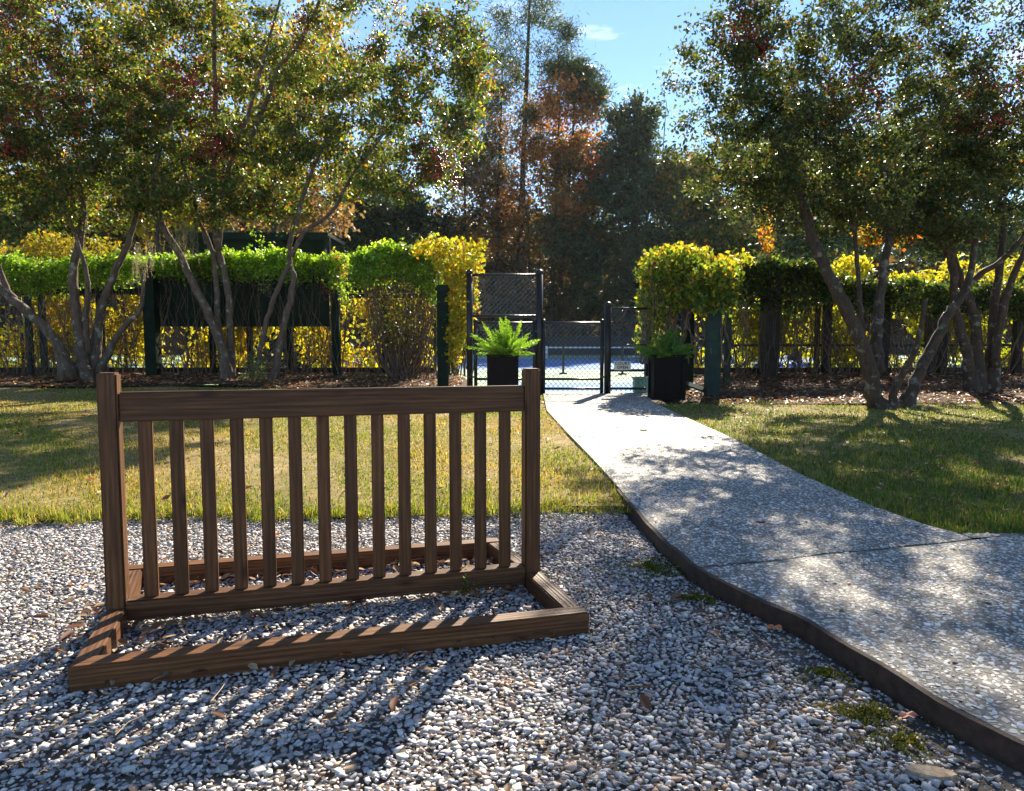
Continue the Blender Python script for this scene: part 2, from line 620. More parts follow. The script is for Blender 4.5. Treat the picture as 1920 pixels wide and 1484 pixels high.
def sheet(name, u0, u1, v0, v1, nu, nv, zf, mat, kind='structure'):
    """grid between two boundary curves: v0(x)..v1(x) over x in u0..u1; or with callables for u"""
    V, Fc = [], []
    for j in range(nv + 1):
        for i in range(nu + 1):
            t = j / nv
            if callable(u0) or callable(u1):
                y = v0 + (v1 - v0) * t
                a = float(u0(y)) if callable(u0) else u0
                b = float(u1(y)) if callable(u1) else u1
                x = a + (b - a) * i / nu
            else:
                x = u0 + (u1 - u0) * i / nu
                a = float(v0(x)) if callable(v0) else v0
                b = float(v1(x)) if callable(v1) else v1
                y = a + (b - a) * t
            V.append((x, y, float(zf(x, y))))
    for j in range(nv):
        for i in range(nu):
            o = j * (nu + 1) + i
            Fc.append((o, o + 1, o + nu + 2, o + nu + 1))
    mb = MB()
    mb.add(V, Fc)
    o = mb.build(name, mat, smooth=True)
    tag(o, kind=kind)
    return o


mb = MB()
mb.add([(-260, -40, -0.09), (260, -40, -0.09), (260, 400, -0.09), (-260, 400, -0.09)], [(0, 1, 2, 3)])
tag(mb.build('ground', M['soil']), kind='structure')
sheet('gravel_bed', -9.0, lambda y: float(xL(y)) - 0.012, 0.4, 5.9, 60, 50, lambda x, y: -0.012 + 0.006 * noise2(x, y, 9.0), M['gravel_bed'])


def lawn_left_z(x, y):
    return gz(x, y) + 0.012 * noise2(x, y, 2.5) - 0.05 * sstep(0.12, 0.0, y - y_gravel(x))


sheet('lawn_left', -22.0, 0.4, lambda x: y_gravel(x), lambda x: y_bed(x), 110, 80, lawn_left_z, M['lawn'])
# strip of lawn between that sheet and the curving path edge
V = []
Fc = []
ny = 80
ys = np.linspace(5.25, 16.68, ny + 1)
for y in ys:
    a, b = 0.4, float(xL(y)) - 0.004
    for i in range(5):
        x = a + (b - a) * i / 4
        V.append((x, y, float(gz(x, y)) + 0.006 * noise2(x, y, 2.5)))
for j in range(ny):
    for i in range(4):
        o = j * 5 + i
        Fc.append((o, o + 1, o + 6, o + 5))
mb = MB()
mb.add(V, Fc)
tag(mb.build('lawn_verge', M['lawn'], smooth=True), kind='structure')
sheet('lawn_right', lambda y: float(xR0(y)) + 0.004, 24.0, Y_TURN, 14.0, 90, 70, lambda x, y: gz(x, y) + 0.01 * noise2(x, y, 2.5), M['lawn'])


def bed_z(x, y):
    return gz(x, y) + 0.02 + 0.03 * noise2(x, y, 2.2)


sheet('mulch_bed_left', -24.0, -1.15, lambda x: y_bed(x) - 0.1, 20.75, 90, 24, lambda x, y: float(bed_z(x, y)) * float(sstep(-1.15, -1.5, x)) + 0.02, M['mulch'])
sheet('mulch_bed_right', 3.55, 26.0, lambda x: y_bed(x) - 0.1, 20.75, 90, 30, lambda x, y: float(bed_z(x, y)) * float(sstep(3.55, 4.2, x)) + 0.0, M['mulch'])

# tennis courts beyond the gate
tag(sheet('tennis_court', -42.0, 46.0, 16.9, 76.0, 8, 8, lambda x, y: 0.028, M['court_green']), kind='structure')
for x0, x1, y0, y1 in ((0.1, 13.0, 17.0, 22.0), (-15.0, 22.0, 33.0, 53.0)):
    tag(sheet('court_surface', x0, x1, y0, y1, 4, 4, lambda x, y: 0.033, M['court_blue']), kind='structure')
mb = MB()
for x0, x1, y0, y1 in ((0.4, 12.6, 19.4, 19.5), (-14.5, 21.5, 36.0, 36.15), (-14.5, 21.5, 44.0, 44.15), (3.9, 4.0, 17.4, 19.4), (-6.0, -5.85, 36.0, 52.0), (9.0, 9.15, 36.0, 52.0)):
    mb.add([(x0, y0, 0.038), (x1, y0, 0.038), (x1, y1, 0.038), (x0, y1, 0.038)], [(0, 1, 2, 3)])
tag(mb.build('court_markings', M['white_paint']), kind='structure')

# ---- path slabs with recessed joints
path = thing('path', None, None)
path['kind'] = 'structure'


def joint1(x):
    return 3.72 + (x - 1.05) * 0.30 + 0.018 * noise2(x, 1.0, 9.0)


def joint2(x):
    return 6.75 + (x - 1.0) * 0.02 + 0.018 * noise2(x, 4.0, 9.0)


def joint3(x):
    return 11.6 + 0.0 * x


def slab(lo, hi, xmax_fn):
    bm = bmesh.new()
    pts = []
    n = 36
    # left edge from lo to hi
    def solve(fn, xf):
        y = 5.0
        for _ in range(30):
            y = float(fn(float(xf(y))))
        return y
    ya, yb = solve(lo, xL), solve(hi, xL)
    yc, yd = solve(hi, xmax_fn), solve(lo, xmax_fn)
    for k in range(n + 1):
        y = ya + (yb - ya) * k / n
        pts.append((float(xL(y)) + 0.004, y))
    xa, xb = pts[-1][0], float(xmax_fn(yc))
    for k in range(1, 14):
        x = xa + (xb - xa) * k / 14
        pts.append((x, float(hi(x))))
    for k in range(n + 1):
        y = yc + (yd - yc) * k / n
        pts.append((float(xmax_fn(y)) - 0.004, y))
    xa = pts[-1][0]
    xb = pts[0][0]
    for k in range(1, 14):
        x = xa + (xb - xa) * k / 14
        pts.append((x, float(lo(x))))
    top = [bm.verts.new((x, y, ZP)) for x, y in pts]
    bot = [bm.verts.new((x, y, -0.03)) for x, y in pts]
    f = bm.faces.new(top)
    for i in range(len(pts)):
        j = (i + 1) % len(pts)
        bm.faces.new((top[i], bot[i], bot[j], top[j]))
    bmesh.ops.triangulate(bm, faces=[f])
    bmesh.ops.recalc_face_normals(bm, faces=bm.faces[:])
    me = bpy.data.meshes.new('slab')
    bm.to_mesh(me)
    bm.free()
    return link('slab', me, M['path'], path)


slab(lambda x: 0.9 + 0 * x, lambda x: joint1(x) - 0.012, lambda y: 6.5 + 0 * y)
slab(lambda x: joint1(x) + 0.012, lambda x: joint2(x) - 0.007, lambda y: np.where(y < Y_TURN, 6.5, xR0(y)) if False else xR0(np.maximum(y, Y_TURN)))
slab(lambda x: joint2(x) + 0.007, lambda x: joint3(x) - 0.006, lambda y: xR0(y))
slab(lambda x: joint3(x) + 0.006, lambda x: Y_GATE + 0.2 + 0 * x, lambda y: xR0(y))
# the branch of the paving that turns off to the right below the lawn
mb = MB()
cx0 = float(xR0(Y_TURN)) + 0.012
pr = []
for k in range(13):
    x = cx0 + (6.5 - cx0) * k / 12
    pr.append((x, float(joint1(x)) + 0.02, Y_TURN - 0.004 if x < 99 else 0))
pr = [(x, min(a, Y_TURN - 0.05), b) for x, a, b in pr]
vs = [(x, a, ZP) for x, a, b in pr] + [(x, b, ZP) for x, a, b in pr]
ks = [(k, k + 1, k + 14, k + 13) for k in range(12)]
mb.add(vs, ks)
mb.build('slab', M['path'], path)

# shell flakes standing proud of the concrete
sp = 0.025
gx, gy = np.meshgrid(np.arange(0.85, 6.4, sp), np.arange(1.3, 9.3, sp))
gx = gx.ravel() + rng.uniform(-.48, .48, gx.size) * sp
gy = gy.ravel() + rng.uniform(-.48, .48, gy.size) * sp
ok = (gx > xL(gy) + 0.015) & (gx < xR(gy) - 0.015)
ok &= (np.abs(gy - joint1(gx)) > 0.026) & (np.abs(gy - joint2(gx)) > 0.016)
P = np.stack([gx, gy, np.full_like(gx, ZP)], 1)
ok &= in_view(P, 120, 60)
ok &= rng.random(len(gx)) < (0.80 + 0.15 * noise2(gx, gy, 2.2)) * np.where(gy > 7.5, 1 - (gy - 7.5) / 1.8, 1)
P = P[ok]
sp2 = 0.034
hx, hy = np.meshgrid(np.arange(0.6, 3.6, sp2), np.arange(7.5, 16.6, sp2))
hx = hx.ravel() + rng.uniform(-.48, .48, hx.size) * sp2
hy = hy.ravel() + rng.uniform(-.48, .48, hy.size) * sp2
ok = (hx > xL(hy) + 0.02) & (hx < xR(hy) - 0.02) & (np.abs(hy - 11.6) > 0.02) & (rng.random(hx.size) < 0.68 * np.clip((hy - 7.5) / 1.5, 0, 1))
P = np.concatenate([P, np.stack([hx, hy, np.full_like(hx, ZP)], 1)[ok]])
n = len(P)
ang = rng.uniform(0, 6.283, n)
sz = (0.0112 + 0.0036 * sstep(7.5, 9.3, P[:, 1])) * rng.lognormal(0, 0.36, n).clip(0.5, 2.1)
el = rng.uniform(0.55, 1.0, n)
hgt = sz * rng.uniform(0.15, 0.34, n)
ring = np.array([[math.cos(2 * math.pi * k / 5), math.sin(2 * math.pi * k / 5)] for k in range(5)])
jit = rng.uniform(0.75, 1.25, (n, 5, 1))
base = ring[None] * jit
tilt = rng.normal(0, 0.22, (n, 2))


def place_ring(r2, zz):
    x = r2[:, :, 0] * sz[:, None]
    y = r2[:, :, 1] * (sz * el)[:, None]
    X = x * np.cos(ang)[:, None] - y * np.sin(ang)[:, None]
    Y = x * np.sin(ang)[:, None] + y * np.cos(ang)[:, None]
    Z = zz[:, None] + X * tilt[:, :1] + Y * tilt[:, 1:]
    return np.stack([P[:, :1] + X, P[:, 1:2] + Y, P[:, 2:3] + Z], 2)


apex = rng.uniform(-0.3, 0.3, (n, 1, 2))
V = np.concatenate([place_ring(base, -hgt * 0.5), place_ring(apex, hgt * 0.9)], 1)
fl = [(k, (k + 1) % 5, 5) for k in range(5)]
tn = palette(n, [((0.62, 0.605, 0.575), 7), ((0.48, 0.465, 0.43), 3), ((0.31, 0.285, 0.25), 1.8), ((0.15, 0.13, 0.105), 1.1)], 0.13)
me = quick_mesh('shell_aggregate', V, 6, fl, tn)
tag(link('shell_aggregate', me, M['shell']), 'white oyster shell chips set in the concrete path', 'shell chips', kind='stuff')

# ---- dark edging strip along the near left side of the path
mb = MB()
yy = np.linspace(0.9, 5.75, 60)
prof = []
for y in yy:
    x = float(xL(y)) - 0.002
    wob = 0.006 * math.sin(y * 5.3) + 0.004 * math.sin(y * 13.1)
    prof.append((x, y, ZP + 0.004 + wob))
V = []
for x, y, z in prof:
    V += [(x - 0.026, y, -0.06), (x - 0.023, y, z), (x, y, z + 0.002), (x, y, -0.06)]
Fc = []
for i in range(len(prof) - 1):
    for k in range(3):
        Fc.append((i * 4 + k, i * 4 + k + 1, i * 4 + k + 5, i * 4 + k + 4))
mb.add(V, Fc)
eo = mb.build('path_edging', M['edging'])
tag(eo, 'dark brown edging strip between the gravel and the shell path', 'edging')

# ---- gravel: loose crushed stones
hulls = []
for k in range(14):
    bm = bmesh.new()
    pts = rng.uniform(-1, 1, size=(9, 3))
    pts /= (np.abs(pts) ** 3.2).sum(1, keepdims=True) ** (1 / 3.2)
    pts *= rng.uniform(0.72, 0.98, (9, 1))
    for p in pts:
        bm.verts.new(p)
    bmesh.ops.convex_hull(bm, input=bm.verts[:])
    for v in [v for v in bm.verts if not v.link_faces]:
        bm.verts.remove(v)
    bmesh.ops.triangulate(bm, faces=bm.faces[:])
    bm.verts.index_update()
    hulls.append((np.array([v.co[:] for v in bm.verts]), [tuple(v.index for v in f.verts) for f in bm.faces]))
    bm.free()


def rot_mats(n):
    q = rng.normal(size=(n, 4))
    q /= np.linalg.norm(q, axis=1, keepdims=True)
    a, b, c, d = q.T
    return np.stack([np.stack([1 - 2 * (c * c + d * d), 2 * (b * c - a * d), 2 * (b * d + a * c)], 1),
                     np.stack([2 * (b * c + a * d), 1 - 2 * (b * b + d * d), 2 * (c * d - a * b)], 1),
                     np.stack([2 * (b * d - a * c), 2 * (c * d + a * b), 1 - 2 * (b * b + c * c)], 1)], 1)


def stones(P, size, tint, flat=0.62):
    n = len(P)
    idx = rng.integers(0, len(hulls), n)
    Rm = rot_mats(n)
    sc = np.stack([size * rng.uniform(0.8, 1.25, n), size * rng.uniform(0.7, 1.0, n), size * rng.uniform(0.5, 0.8, n)], 1)
    sq = np.array((1.06, 1.06, 0.5))
    av, af, at_ = [], [], []
    lt = []
    off = 0
    for h, (hv, hf) in enumerate(hulls):
        sel = np.where(idx == h)[0]
        if not len(sel):
            continue
        v = np.einsum('nij,nkj->nki', Rm[sel], hv[None] * sc[sel][:, None, :]) * sq + P[sel][:, None, :]
        nv = len(hv)
        fi = np.array(hf)[None] + (np.arange(len(sel)) * nv)[:, None, None] + off
        av.append(v.reshape(-1, 3))
        af.append(fi.reshape(-1, 3))
        at_.append(np.repeat(tint[sel], nv, 0))
        off += nv * len(sel)
    v = np.concatenate(av)
    f = np.concatenate(af)
    t = np.concatenate(at_)
    me = bpy.data.meshes.new('gravel')
    me.vertices.add(len(v))
    me.vertices.foreach_set('co', v.reshape(-1).astype(np.float32))
    me.loops.add(f.size)
    me.loops.foreach_set('vertex_index', f.reshape(-1).astype(np.int32))
    me.polygons.add(len(f))
    me.polygons.foreach_set('loop_start', (np.arange(len(f)) * 3).astype(np.int32))
    me.polygons.foreach_set('loop_total', np.full(len(f), 3, np.int32))
    a = me.attributes.new('tint', 'FLOAT_COLOR', 'POINT')
    c = np.ones((len(v), 4), np.float32)
    c[:, :3] = t
    a.data.foreach_set('color', c.reshape(-1))
    me.update(calc_edges=True)
    return me


sp = 0.0187
gx, gy = np.meshgrid(np.arange(-5.2, 2.2, sp), np.arange(1.45, 5.75, sp))
gx = gx.ravel() + rng.uniform(-.5, .5, gx.size) * sp
gy = gy.ravel() + rng.uniform(-.5, .5, gy.size) * sp
edge = xL(gy) - gx                                          # distance left of the path edge
ok = (edge > 0.045) & (gy < y_gravel(gx) + 0.03 * rng.normal(size=gx.size))
P = np.stack([gx, gy, np.zeros_like(gx)], 1)
ok &= in_view(P, 120, 60)
bare = sstep(0.55, 0.1, edge) * sstep(4.6, 3.2, gy)       # soil shows beside the edging near the viewer
bare = bare * (0.72 + 0.35 * noise2(gx, gy, 3.5))
ok &= rng.random(gx.size) > bare * 0.85
P = P[ok]
n = len(P)
size = 0.0126 * rng.lognormal(0, 0.36, n).clip(0.4, 2.2)
P[:, 2] = rng.uniform(-0.002, 0.005, n) + 0.008 * noise2(P[:, 0], P[:, 1], 6.0)
tn = palette(n, [((0.355, 0.347, 0.35), 5), ((0.455, 0.44, 0.435), 3.5), ((0.23, 0.225, 0.23), 2), ((0.45, 0.35, 0.295), 1.5), ((0.60, 0.57, 0.53), 1.3), ((0.33, 0.23, 0.17), 0.5)], 0.16)
m = 5200
ex = rng.uniform(0.03, 0.6, m)
ey = rng.uniform(1.6, 4.6, m)
Pg = np.stack([xL(ey) - ex, ey, np.full(m, -0.004)], 1)
Pg = Pg[in_view(Pg, 60, 60)]
tg = palette(len(Pg), [((0.3, 0.27, 0.23), 4), ((0.5, 0.47, 0.42), 2), ((0.16, 0.12, 0.09), 3)], 0.2)
P, size, tn = np.concatenate([P, Pg]), np.concatenate([size, 0.0055 * rng.lognormal(0, .35, len(Pg))]), np.concatenate([tn, tg])
go = link('gravel', stones(P, size, tn), M['gravel'])
tag(go, 'grey crushed stone gravel spread under the wooden rack', 'gravel', kind='stuff')
N_GRAVEL = n


# ------------------------------------------------------------------ wooden rack
def wood_piece(name, p0, p1, wid, hei, parent, up=(0, 0, 1), bev=0.006):
    """beam from p0 to p1 (rack coordinates), local X along the grain"""
    p0, p1 = Vector(p0), Vector(p1)
    L = (p1 - p0).length
    bm = bmesh.new()
    bmesh.ops.create_cube(bm, size=1)
    bmesh.ops.scale(bm, vec=(L, wid, hei), verts=bm.verts)
    bmesh.ops.bevel(bm, geom=bm.edges[:], offset=bev, segments=2, affect='EDGES')
    me = bpy.data.meshes.new(name)
    bm.to_mesh(me)
    bm.free()
    o = link(name, me, M['rack'], parent)
    x = (p1 - p0).normalized()
    u = Vector(up)
    y = u.cross(x).normalized()
    z = x.cross(y)
    mw = Matrix((x, y, z)).transposed().to_4x4()
    mw.translation = (p0 + p1) / 2
    o.matrix_local = mw
    return o


fl_, fr_ = gnd(128, 1300), gnd(1105, 1188)
RYAW = math.atan2(fr_[1] - fl_[1], fr_[0] - fl_[0])
RW = float(np.linalg.norm(fr_ - fl_))
RD = 1.27
rack = thing('wooden_rack', 'brown slatted timber rack standing on the gravel beside the path', 'rack', (fl_[0], fl_[1], 0.0), None, RYAW)
B, BH = 0.089, 0.082                                         # beam section above the stones
PH = 1.155
zc = 0.005 + BH / 2
wood_piece('front_beam', (0, B / 2, zc), (RW, B / 2, zc), B, BH + 0.02, rack)
XM, XB = -0.036, -0.105                                      # the frame has racked out of square
wood_piece('back_beam', (XB, RD - B / 2, zc), (RW + XB, RD - B / 2, zc), B, BH + 0.02, rack)
YM = 0.645                                                   # upright frame
for x in (B / 2, RW - B / 2):
    wood_piece('side_beam', (x + XM * .12, B - 0.004, zc - 0.003), (x + XM * .95, YM - 0.0425, zc - 0.003), B - 0.004, BH + 0.016, rack)
    wood_piece('side_beam', (x + XM * 1.05, YM + 0.0425, zc - 0.003), (x + XB * .95, RD - B + 0.004, zc - 0.003), B - 0.004, BH + 0.016, rack)
    wood_piece('post', (x + XM, YM, 0.0), (x + XM, YM, PH), 0.082, 0.082, rack, up=(0, 1, 0), bev=0.008)
RT0, RT1 = 0.935, 1.068
wood_piece('top_rail', (B - 0.003 + XM, YM - 0.005, (RT0 + RT1) / 2), (RW - B + 0.003 + XM, YM - 0.005, (RT0 + RT1) / 2), 0.04, RT1 - RT0, rack)
BR0, BR1 = 0.03, 0.125
wood_piece('bottom_rail', (B - 0.003 + XM, YM - 0.005, (BR0 + BR1) / 2), (RW - B + 0.003 + XM, YM - 0.005, (BR0 + BR1) / 2), 0.085, BR1 - BR0, rack)
span = RW - 2 * B
NS = 14
gap = (span - NS * 0.064) / (NS + 1)
for k in range(NS):
    x = B + XM + gap * (k + 1) + 0.064 * (k + 0.5)
    wood_piece('slat', (x, YM - 0.005 + 0.002, BR1 - 0.002), (x, YM - 0.005 + 0.002, RT0 + 0.002), 0.026, 0.06, rack, up=(1, 0, 0), bev=0.004)


# ------------------------------------------------------------------ posts, fences, arbor
def post_box(name, px, Y, z0, z1, wd, mat, parent, dp=None, cap=True):
    x = (px - CX) / F_PX * Y
    mb = MB()
    mb.box((x, Y, (z0 + z1) / 2), (wd, dp or wd, z1 - z0))
    if cap:
        mb.box((x, Y, z1 + 0.022), (wd * 1.25, (dp or wd) * 1.25, 0.044))
        mb.box((x, Y, z1 - 0.09), (wd * 1.1, (dp or wd) * 1.1, 0.03))
    return mb.build(name, mat, parent)


def zat(py, Y):
    return float(at(960, py, Y)[2])


def xat(px, Y):
    return (px - CX) / F_PX * Y


YH = 19.8                                                    # line of the left and right hedges
# left trellis fence
tl = thing('trellis_fence', 'dark green post and panel fence under the clipped hedge left of the gate', 'fence', (xat(450, YH), YH, 0.3))
post_box('post', 288, YH - 0.3, 0.2, zat(508, YH), 0.31, M['green_paint'], tl)
post_box('post', 632, YH - 0.2, 0.2, zat(548, YH), 0.2, M['green_paint'], tl)
for px in (58, 84, 400, 470, 545, 722, 192):
    post_box('post', px, YH + 0.75, 0.1, zat(548, YH), 0.14, M['green_paint'] if px > 100 else M['green_grey'], tl, cap=False)  # two leftmost posts get paler paint, standing in for sunlight on them
mb = MB()
mb.box(((xat(288, YH) + xat(632, YH)) / 2, YH - 0.1, (zat(505, YH) + zat(613, YH)) / 2), (xat(632, YH) - xat(288, YH) - 0.3, 0.06, zat(505, YH) - zat(613, YH)))
mb.build('board_panel', M['green_paint'], tl)
for px in np.arange(330, 630, 48):
    mb = MB()
    mb.box((xat(px, YH), YH - 0.145, (zat(505, YH) + zat(613, YH)) / 2), (0.05, 0.03, zat(505, YH) - zat(613, YH) - 0.02))
    mb.build('batten', M['green_paint'], tl)
mb = MB()
mb.box(((xat(-60, YH) + xat(288, YH)) / 2 - 0.1, YH + 0.65, zat(543, YH)), (xat(288, YH) - xat(-60, YH) - 0.4, 0.06, 0.14))
mb.build('rail', M['green_paint'], tl)
mb = MB()
mb.box(((xat(640, YH) + xat(830, YH)) / 2, YH + 0.5, zat(553, YH)), (xat(830, YH) - xat(640, YH) - 0.1, 0.06, 0.12))
mb.build('rail', M['green_paint'], tl)

# right trellis fence
tr = thing('trellis_fence', 'dark post fence under the long clipped hedge right of the arbor', 'fence', (xat(1600, YH), YH, 0.3))
post_box('post', 1441, YH - 0.2, 0.2, zat(520, YH), 0.42, M['timber'], tr, cap=False)
for px, wd in ((1548, 0.2), (1650, 0.32), (1742, 0.24), (1530, 0.12), (1765, 0.2), (1905, 0.2), (1362, 0.14), (1990, 0.25)):
    post_box('post', px, YH + 0.5, 0.1, zat(545, YH), wd, M['timber'] if wd != 0.14 else M['green_grey'], tr, cap=False)
for py, h in ((565, 0.1), (648, 0.07)):
    mb = MB()
    mb.box(((xat(1370, YH) + xat(2050, YH)) / 2, YH + 0.72, zat(py, YH)), (xat(2050, YH) - xat(1370, YH), 0.05, h))
    mb.build('rail', M['timber'], tr)

# retaining timbers
for x0, x1, lab in ((-24.0, xat(815, 20.8), 'long dark retaining timber behind the mulch bed left of the gate'), (xat(1300, 20.8), 26.0, 'long dark retaining timber behind the mulch bed right of the arbor')):
    rt = thing('retaining_timber', lab, 'timber edging', ((x0 + x1) / 2, 20.85, 0.1))
    k = x0
    while k < x1 - 0.2:
        e = min(k + 3.2, x1)
        for zz in (0.21, 0.435):
            mb = MB()
            mb.box(((k + e) / 2, 20.85 + random.uniform(-.015, .015), zz), (e - k - 0.02, 0.16, 0.215))
            mb.build('timber', M['timber'], rt)
        k = e

# arbor over the path
YA = 15.6
ar = thing('garden_arbor', 'grey green timber arbor with vine covered posts right of the path', 'arbor', (xat(1335, YA), YA, 0.1))
post_box('post', 1336, YA, 0.06, zat(555, YA), 0.29, M['green_grey'], ar, cap=False)
post_box('post', 1288, 18.6, 0.04, zat(520, 18.6), 0.28, M['green_paint'], ar, cap=False)
post_box('post', 1216, 18.6, 0.04, zat(520, 18.6), 0.2, M['green_paint'], ar, cap=False)
post_box('post', 1363, 17.6, 0.1, zat(560, 17.6), 0.14, M['green_grey'], ar, cap=False)
mb = MB()
mb.box((xat(1300, 17.1), 17.3, 2.72), (0.12, 3.0, 0.18), 0.05)
mb.box((xat(1258, 18.6), 18.62, 2.78), (2.0, 0.1, 0.18))
mb.build('beam', M['green_paint'], ar)
pA, pB = at(1276, 716, 18.4), at(1322, 732, YA + 0.1)
for dz in (0.0, -0.22):
    mb = MB()
    mb.tube([pA + (0, 0, dz), pB + (0, 0, dz)], 0.07, 4)
    mb.build('rail', M['green_grey'], ar)
al = thing('garden_post', 'tall dark green square post beside the yellow vine left of the gate', 'post', (xat(831, 17.0), 17.0, 0.1))
post_box('shaft', 831, 17.0, 0.03, zat(545, 17.0), 0.26, M['green_paint'], al, cap=False)
mb = MB()
mb.box((xat(831, 17.0), 17.0, zat(543, 17.0)), (0.33, 0.33, 0.06))
mb.box((xat(831, 17.0), 17.0, zat(538, 17.0)), (0.27, 0.27, 0.07))
mb.build('cap', M['green_paint'], al)


# chain link
def wire_panel(mb, x0, x1, z0, z1, Y, pitch, r):
    """diamond mesh of wires in the plane y = Y"""
    hgt = z1 - z0
    for sgn in (1, -1):
        c = x0 - hgt if sgn > 0 else x0
        end = x1 if sgn > 0 else x1 + hgt
        while c < end:
            if sgn > 0:
                a, b = (c, z0), (c + hgt, z1)
            else:
                a, b = (c, z0), (c - hgt, z1)
            # clip to x0..x1
            (ax, az), (bx, bz) = a, b
            def clip(xv, t):
                return az + (bz - az) * (xv - ax) / (bx - ax)
            pts = []
            lo, hi = (x0, x1)
            xs = sorted((ax, bx))
            xa, xb = max(xs[0], lo), min(xs[1], hi)
            if xb - xa > 0.02:
                dy = 0.006 * sgn
                mb.tube([(xa, Y + dy, clip(xa, 0)), (xb, Y + dy, clip(xb, 0))], r, 3, cap=False)
            c += pitch


YG = Y_GATE
ct = thing('chain_link_fence', 'tall black chain link fence section with transom left of the gate', 'fence', (xat(1011, YG), YG, 0.04))
for px, py, r in ((1011, 512, 0.085), (881, 512, 0.075)):
    x = xat(px, YG)
    mb = MB()
    mb.tube([(x, YG, 0.0), (x, YG, zat(py, YG))], r, 10)
    po = mb.build('post', M['black_metal'], ct, smooth=True)
    mb = MB()
    mb.sphere((x, YG, zat(py, YG)), r * 1.15, 10, 6, 0.9)
    mb.build('cap', M['black_metal'], po, smooth=True)
for py in (516, 593):
    mb = MB()
    mb.tube([(xat(881, YG), YG, zat(py, YG)), (xat(1011, YG), YG, zat(py, YG))], 0.032, 8)
    mb.build('rail', M['black_metal'], ct, smooth=True)
mb = MB()
wire_panel(mb, xat(884, YG), xat(1006, YG), zat(593, YG), zat(512, YG), YG, 0.115, 0.006)
mb.build('wire_mesh', M['wire'], ct, stuff=True)
cr = thing('chain_link_fence', 'lower black chain link fence section between the gate and the arbor', 'fence', (xat(1139, YG), YG, 0.04))
x = xat(1139, YG)
mb = MB()
mb.tube([(x, YG, 0.0), (x, YG, zat(574, YG))], 0.082, 10)
po = mb.build('post', M['black_metal'], cr, smooth=True)
mb = MB()
mb.sphere((x, YG, zat(573, YG)), 0.098, 10, 6, 0.9)
mb.build('cap', M['black_metal'], po, smooth=True)
for py, r in ((579, 0.032), (647, 0.018), (695, 0.03), (729, 0.03)):
    mb = MB()
    mb.tube([(x, YG, zat(py, YG)), (xat(1212, YG), YG, zat(py, YG))], r, 8)
    mb.build('rail', M['black_metal'], cr, smooth=True)
mb = MB()
wire_panel(mb, x, xat(1212, YG), zat(734, YG), zat(576, YG), YG, 0.115, 0.006)
mb.build('wire_mesh', M['wire'], cr, stuff=True)
for p0, p1, lab, gx0 in ((892, 1002, 'black chain link gate leaf behind the left planter', 1), (1019, 1128, 'black chain link gate leaf at the end of the shell path', 0)):
    g = thing('chain_link_gate', lab, 'gate', (xat(p0, YG), YG - 0.02, 0.05), 'chain link gate leaves at the court entrance')
    yy_ = YG - 0.03
    for px in (p0, p1):
        mb = MB()
        mb.tube([(xat(px, YG), yy_, 0.06), (xat(px, YG), yy_, zat(603, YG))], 0.045, 8)
        mb.sphere((xat(px, YG), yy_, zat(603, YG)), 0.055, 8, 6)
        mb.build('stile', M['black_metal'], g, smooth=True)
    for py in (606, 711, 729):
        mb = MB()
        mb.tube([(xat(p0, YG), yy_, zat(py, YG)), (xat(p1, YG), yy_, zat(py, YG))], 0.03, 8)
        mb.build('rail', M['black_metal'], g, smooth=True)
    mb = MB()
    wire_panel(mb, xat(p0, YG), xat(p1, YG), zat(733, YG), zat(606, YG), yy_, 0.115, 0.006)
    mb.build('wire_mesh', M['wire'], g, stuff=True)
    for py in (622, 707):
        mb = MB()
        px = p0 if gx0 == 0 else p1
        sx = -1 if gx0 == 0 else 1
        mb.box((xat(px, YG) + sx * 0.05, yy_, zat(py, YG)), (0.12, 0.07, 0.05))
        mb.build('hinge', M['black_metal'], g)
    mb = MB()
    px = p1 if gx0 == 0 else p0
    sx = 1 if gx0 == 0 else -1
    mb.box((xat(px, YG) + sx * 0.06, yy_ - 0.02, zat(707, YG)), (0.2, 0.05, 0.04))
    mb.box((xat(px, YG) + sx * 0.1, yy_ - 0.03, zat(703, YG)), (0.03, 0.03, 0.14))
    mb.build('latch', M['black_metal'], g)

# long low chain link runs behind the hedges
for x0, x1, lab in ((-24.0, xat(872, 21.2), 'long chain link fence grown with yellow vine behind the left hedge'), (xat(1240, 21.2), 24.0, 'long chain link fence grown with yellow vine behind the right hedge')):
    c = thing('chain_link_fence', lab, 'fence', ((x0 + x1) / 2, 21.2, 0.03))
    k = x0
    while k < x1:
        mb = MB()
        mb.tube([(k, 21.2, 0.0), (k, 21.2, 2.75)], 0.04, 6)
        mb.build('post', M['black_metal'], c, smooth=True)
        k += 3.1
    mb = MB()
    mb.tube([(x0, 21.2, 2.72), (x1, 21.2, 2.72)], 0.03, 6)
    mb.build('rail', M['black_metal'], c, smooth=True)
    mb = MB()
    wire_panel(mb, x0, x1, 0.08, 2.7, 21.2, 0.13, 0.005)
    mb.build('wire_mesh', M['wire'], c, stuff=True)

